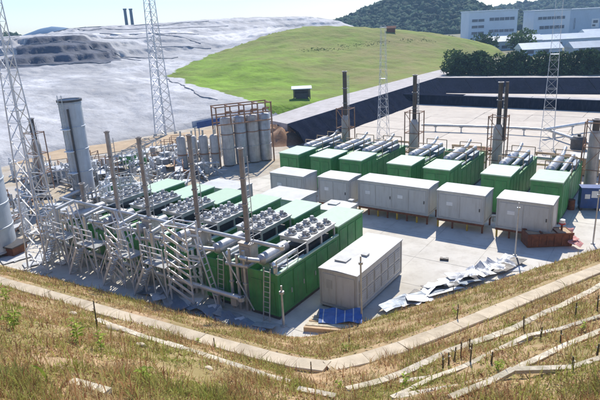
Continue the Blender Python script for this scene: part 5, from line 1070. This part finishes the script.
def weed(x, y, h, nl, label, seed, mt='weed', wl=.05, name='weed_plant'):
    q = random.Random(seed); t = thing(name, (x, y, slope(x, y) - .03), label, 'plant', 'weeds on the slope'); stem = MB(); lf = MB()
    for s in range(max(2, nl // 9)):
        an = q.uniform(0, 6.28); ln = h * q.uniform(.05, .4); hs = h * q.uniform(.6, 1); top = (math.cos(an) * ln, math.sin(an) * ln, hs); stem.cyl((0, 0, 0), top, .009, .004, 5)
        for k in range(9):
            u = .2 + .8 * k / 9; c = Vector((top[0] * u, top[1] * u, hs * u)); a2 = q.uniform(0, 6.28); L = h * q.uniform(.18, .34); d = Vector((math.cos(a2), math.sin(a2), q.uniform(-.1, .6))); w2 = Vector((-math.sin(a2), math.cos(a2), 0)) * wl * q.uniform(.5, 1); i = len(lf.v)
            m1 = c + d * L * .5; tp = c + d * L + Vector((0, 0, -L * .25)); lf.v += [tuple(c), tuple(m1 + w2), tuple(tp), tuple(m1 - w2)]; lf.f.append((i, i + 1, i + 2, i + 3))
    stem.build('stem', 'weed', t); lf.build('leaves', mt, t)
WD = [(-14.25, 6.66, .9, 50, 'bright green leafy bush at the left picture edge on the slope'), (-20.58, 9.58, .7, 36, 'small green plant just below the path at the left picture edge'), (-12.54, 7.4, .9, 28, 'tall pale green weed left of the dark stake'), (-11.76, 7.56, .7, 22, 'pale green weed right of the dark stake on the left slope'),
      (-10.01, 17.26, .5, 26, 'yellow green weed at the bend of the concrete path'), (-5.03, 11.81, .5, 26, 'yellow green weed beside the thin ledge line at lower centre right'), (-2.82, 12.34, .45, 26, 'yellow green weed between the lower ledge lines on the right'), (-1.45, 15.77, .4, 20, 'small green weed near the right picture edge'), (-8.61, 6.51, .55, 22, 'green weed on the lower left slope near the bottom'),
      (-7.2, 22.6, .55, 20, 'thin yellow green weed growing beside the right arm of the path'), (-6.9, 11.6, .45, 22, 'green weed at the bottom centre of the slope'), (-13.2, 12.3, .45, 18, 'olive weed just below the left arm of the path')]
for i, (x, y, h, nl, lab) in enumerate(WD): weed(x, y, h, nl, lab, 60 + i)
# single arching leaf at lower left
x, y = -8.88, 4.52; t = thing('arching_leaf', (x, y, slope(x, y)), 'single long bright yellow green leaf arching over at lower left', 'plant'); m = MB(); pr = []
for k in range(9):
    u = k / 8; c = Vector((-.28 * u * u, -.2 * u * u, .75 * u - .35 * u ** 3)); wv = Vector((.5, .86, 0)) * .028 * math.sin(math.pi * min(1, .15 + .85 * u)) ; m.v += [tuple(c - wv), tuple(c + wv)]
m.f = [(2 * k, 2 * k + 1, 2 * k + 3, 2 * k + 2) for k in range(8)]; m.build('leaf', 'weed', t); MB().cyl((0, 0, -.05), (0, 0, .2), .012, .008, 6).build('stem', 'weed', t)

# ------------------------------------------------------------------ haze
hz = MB().box(-900, 620, -60, 1050, -4.0, 60).build('haze', None)
hm = bpy.data.materials.new('haze_air'); hm.use_nodes = True; nn = hm.node_tree.nodes; nn.remove(nn['Principled BSDF'])
pv = nn.new('ShaderNodeVolumePrincipled'); pv.inputs['Color'].default_value = (0.50, 0.74, 1.0, 1); pv.inputs['Density'].default_value = 0.0004; pv.inputs['Anisotropy'].default_value = 0.0
hm.node_tree.links.new(pv.outputs[0], nn['Material Output'].inputs['Volume']); hz.data.materials.append(hm); tag(hz, 'pale haze filling the air of the valley', 'haze', kind='stuff')
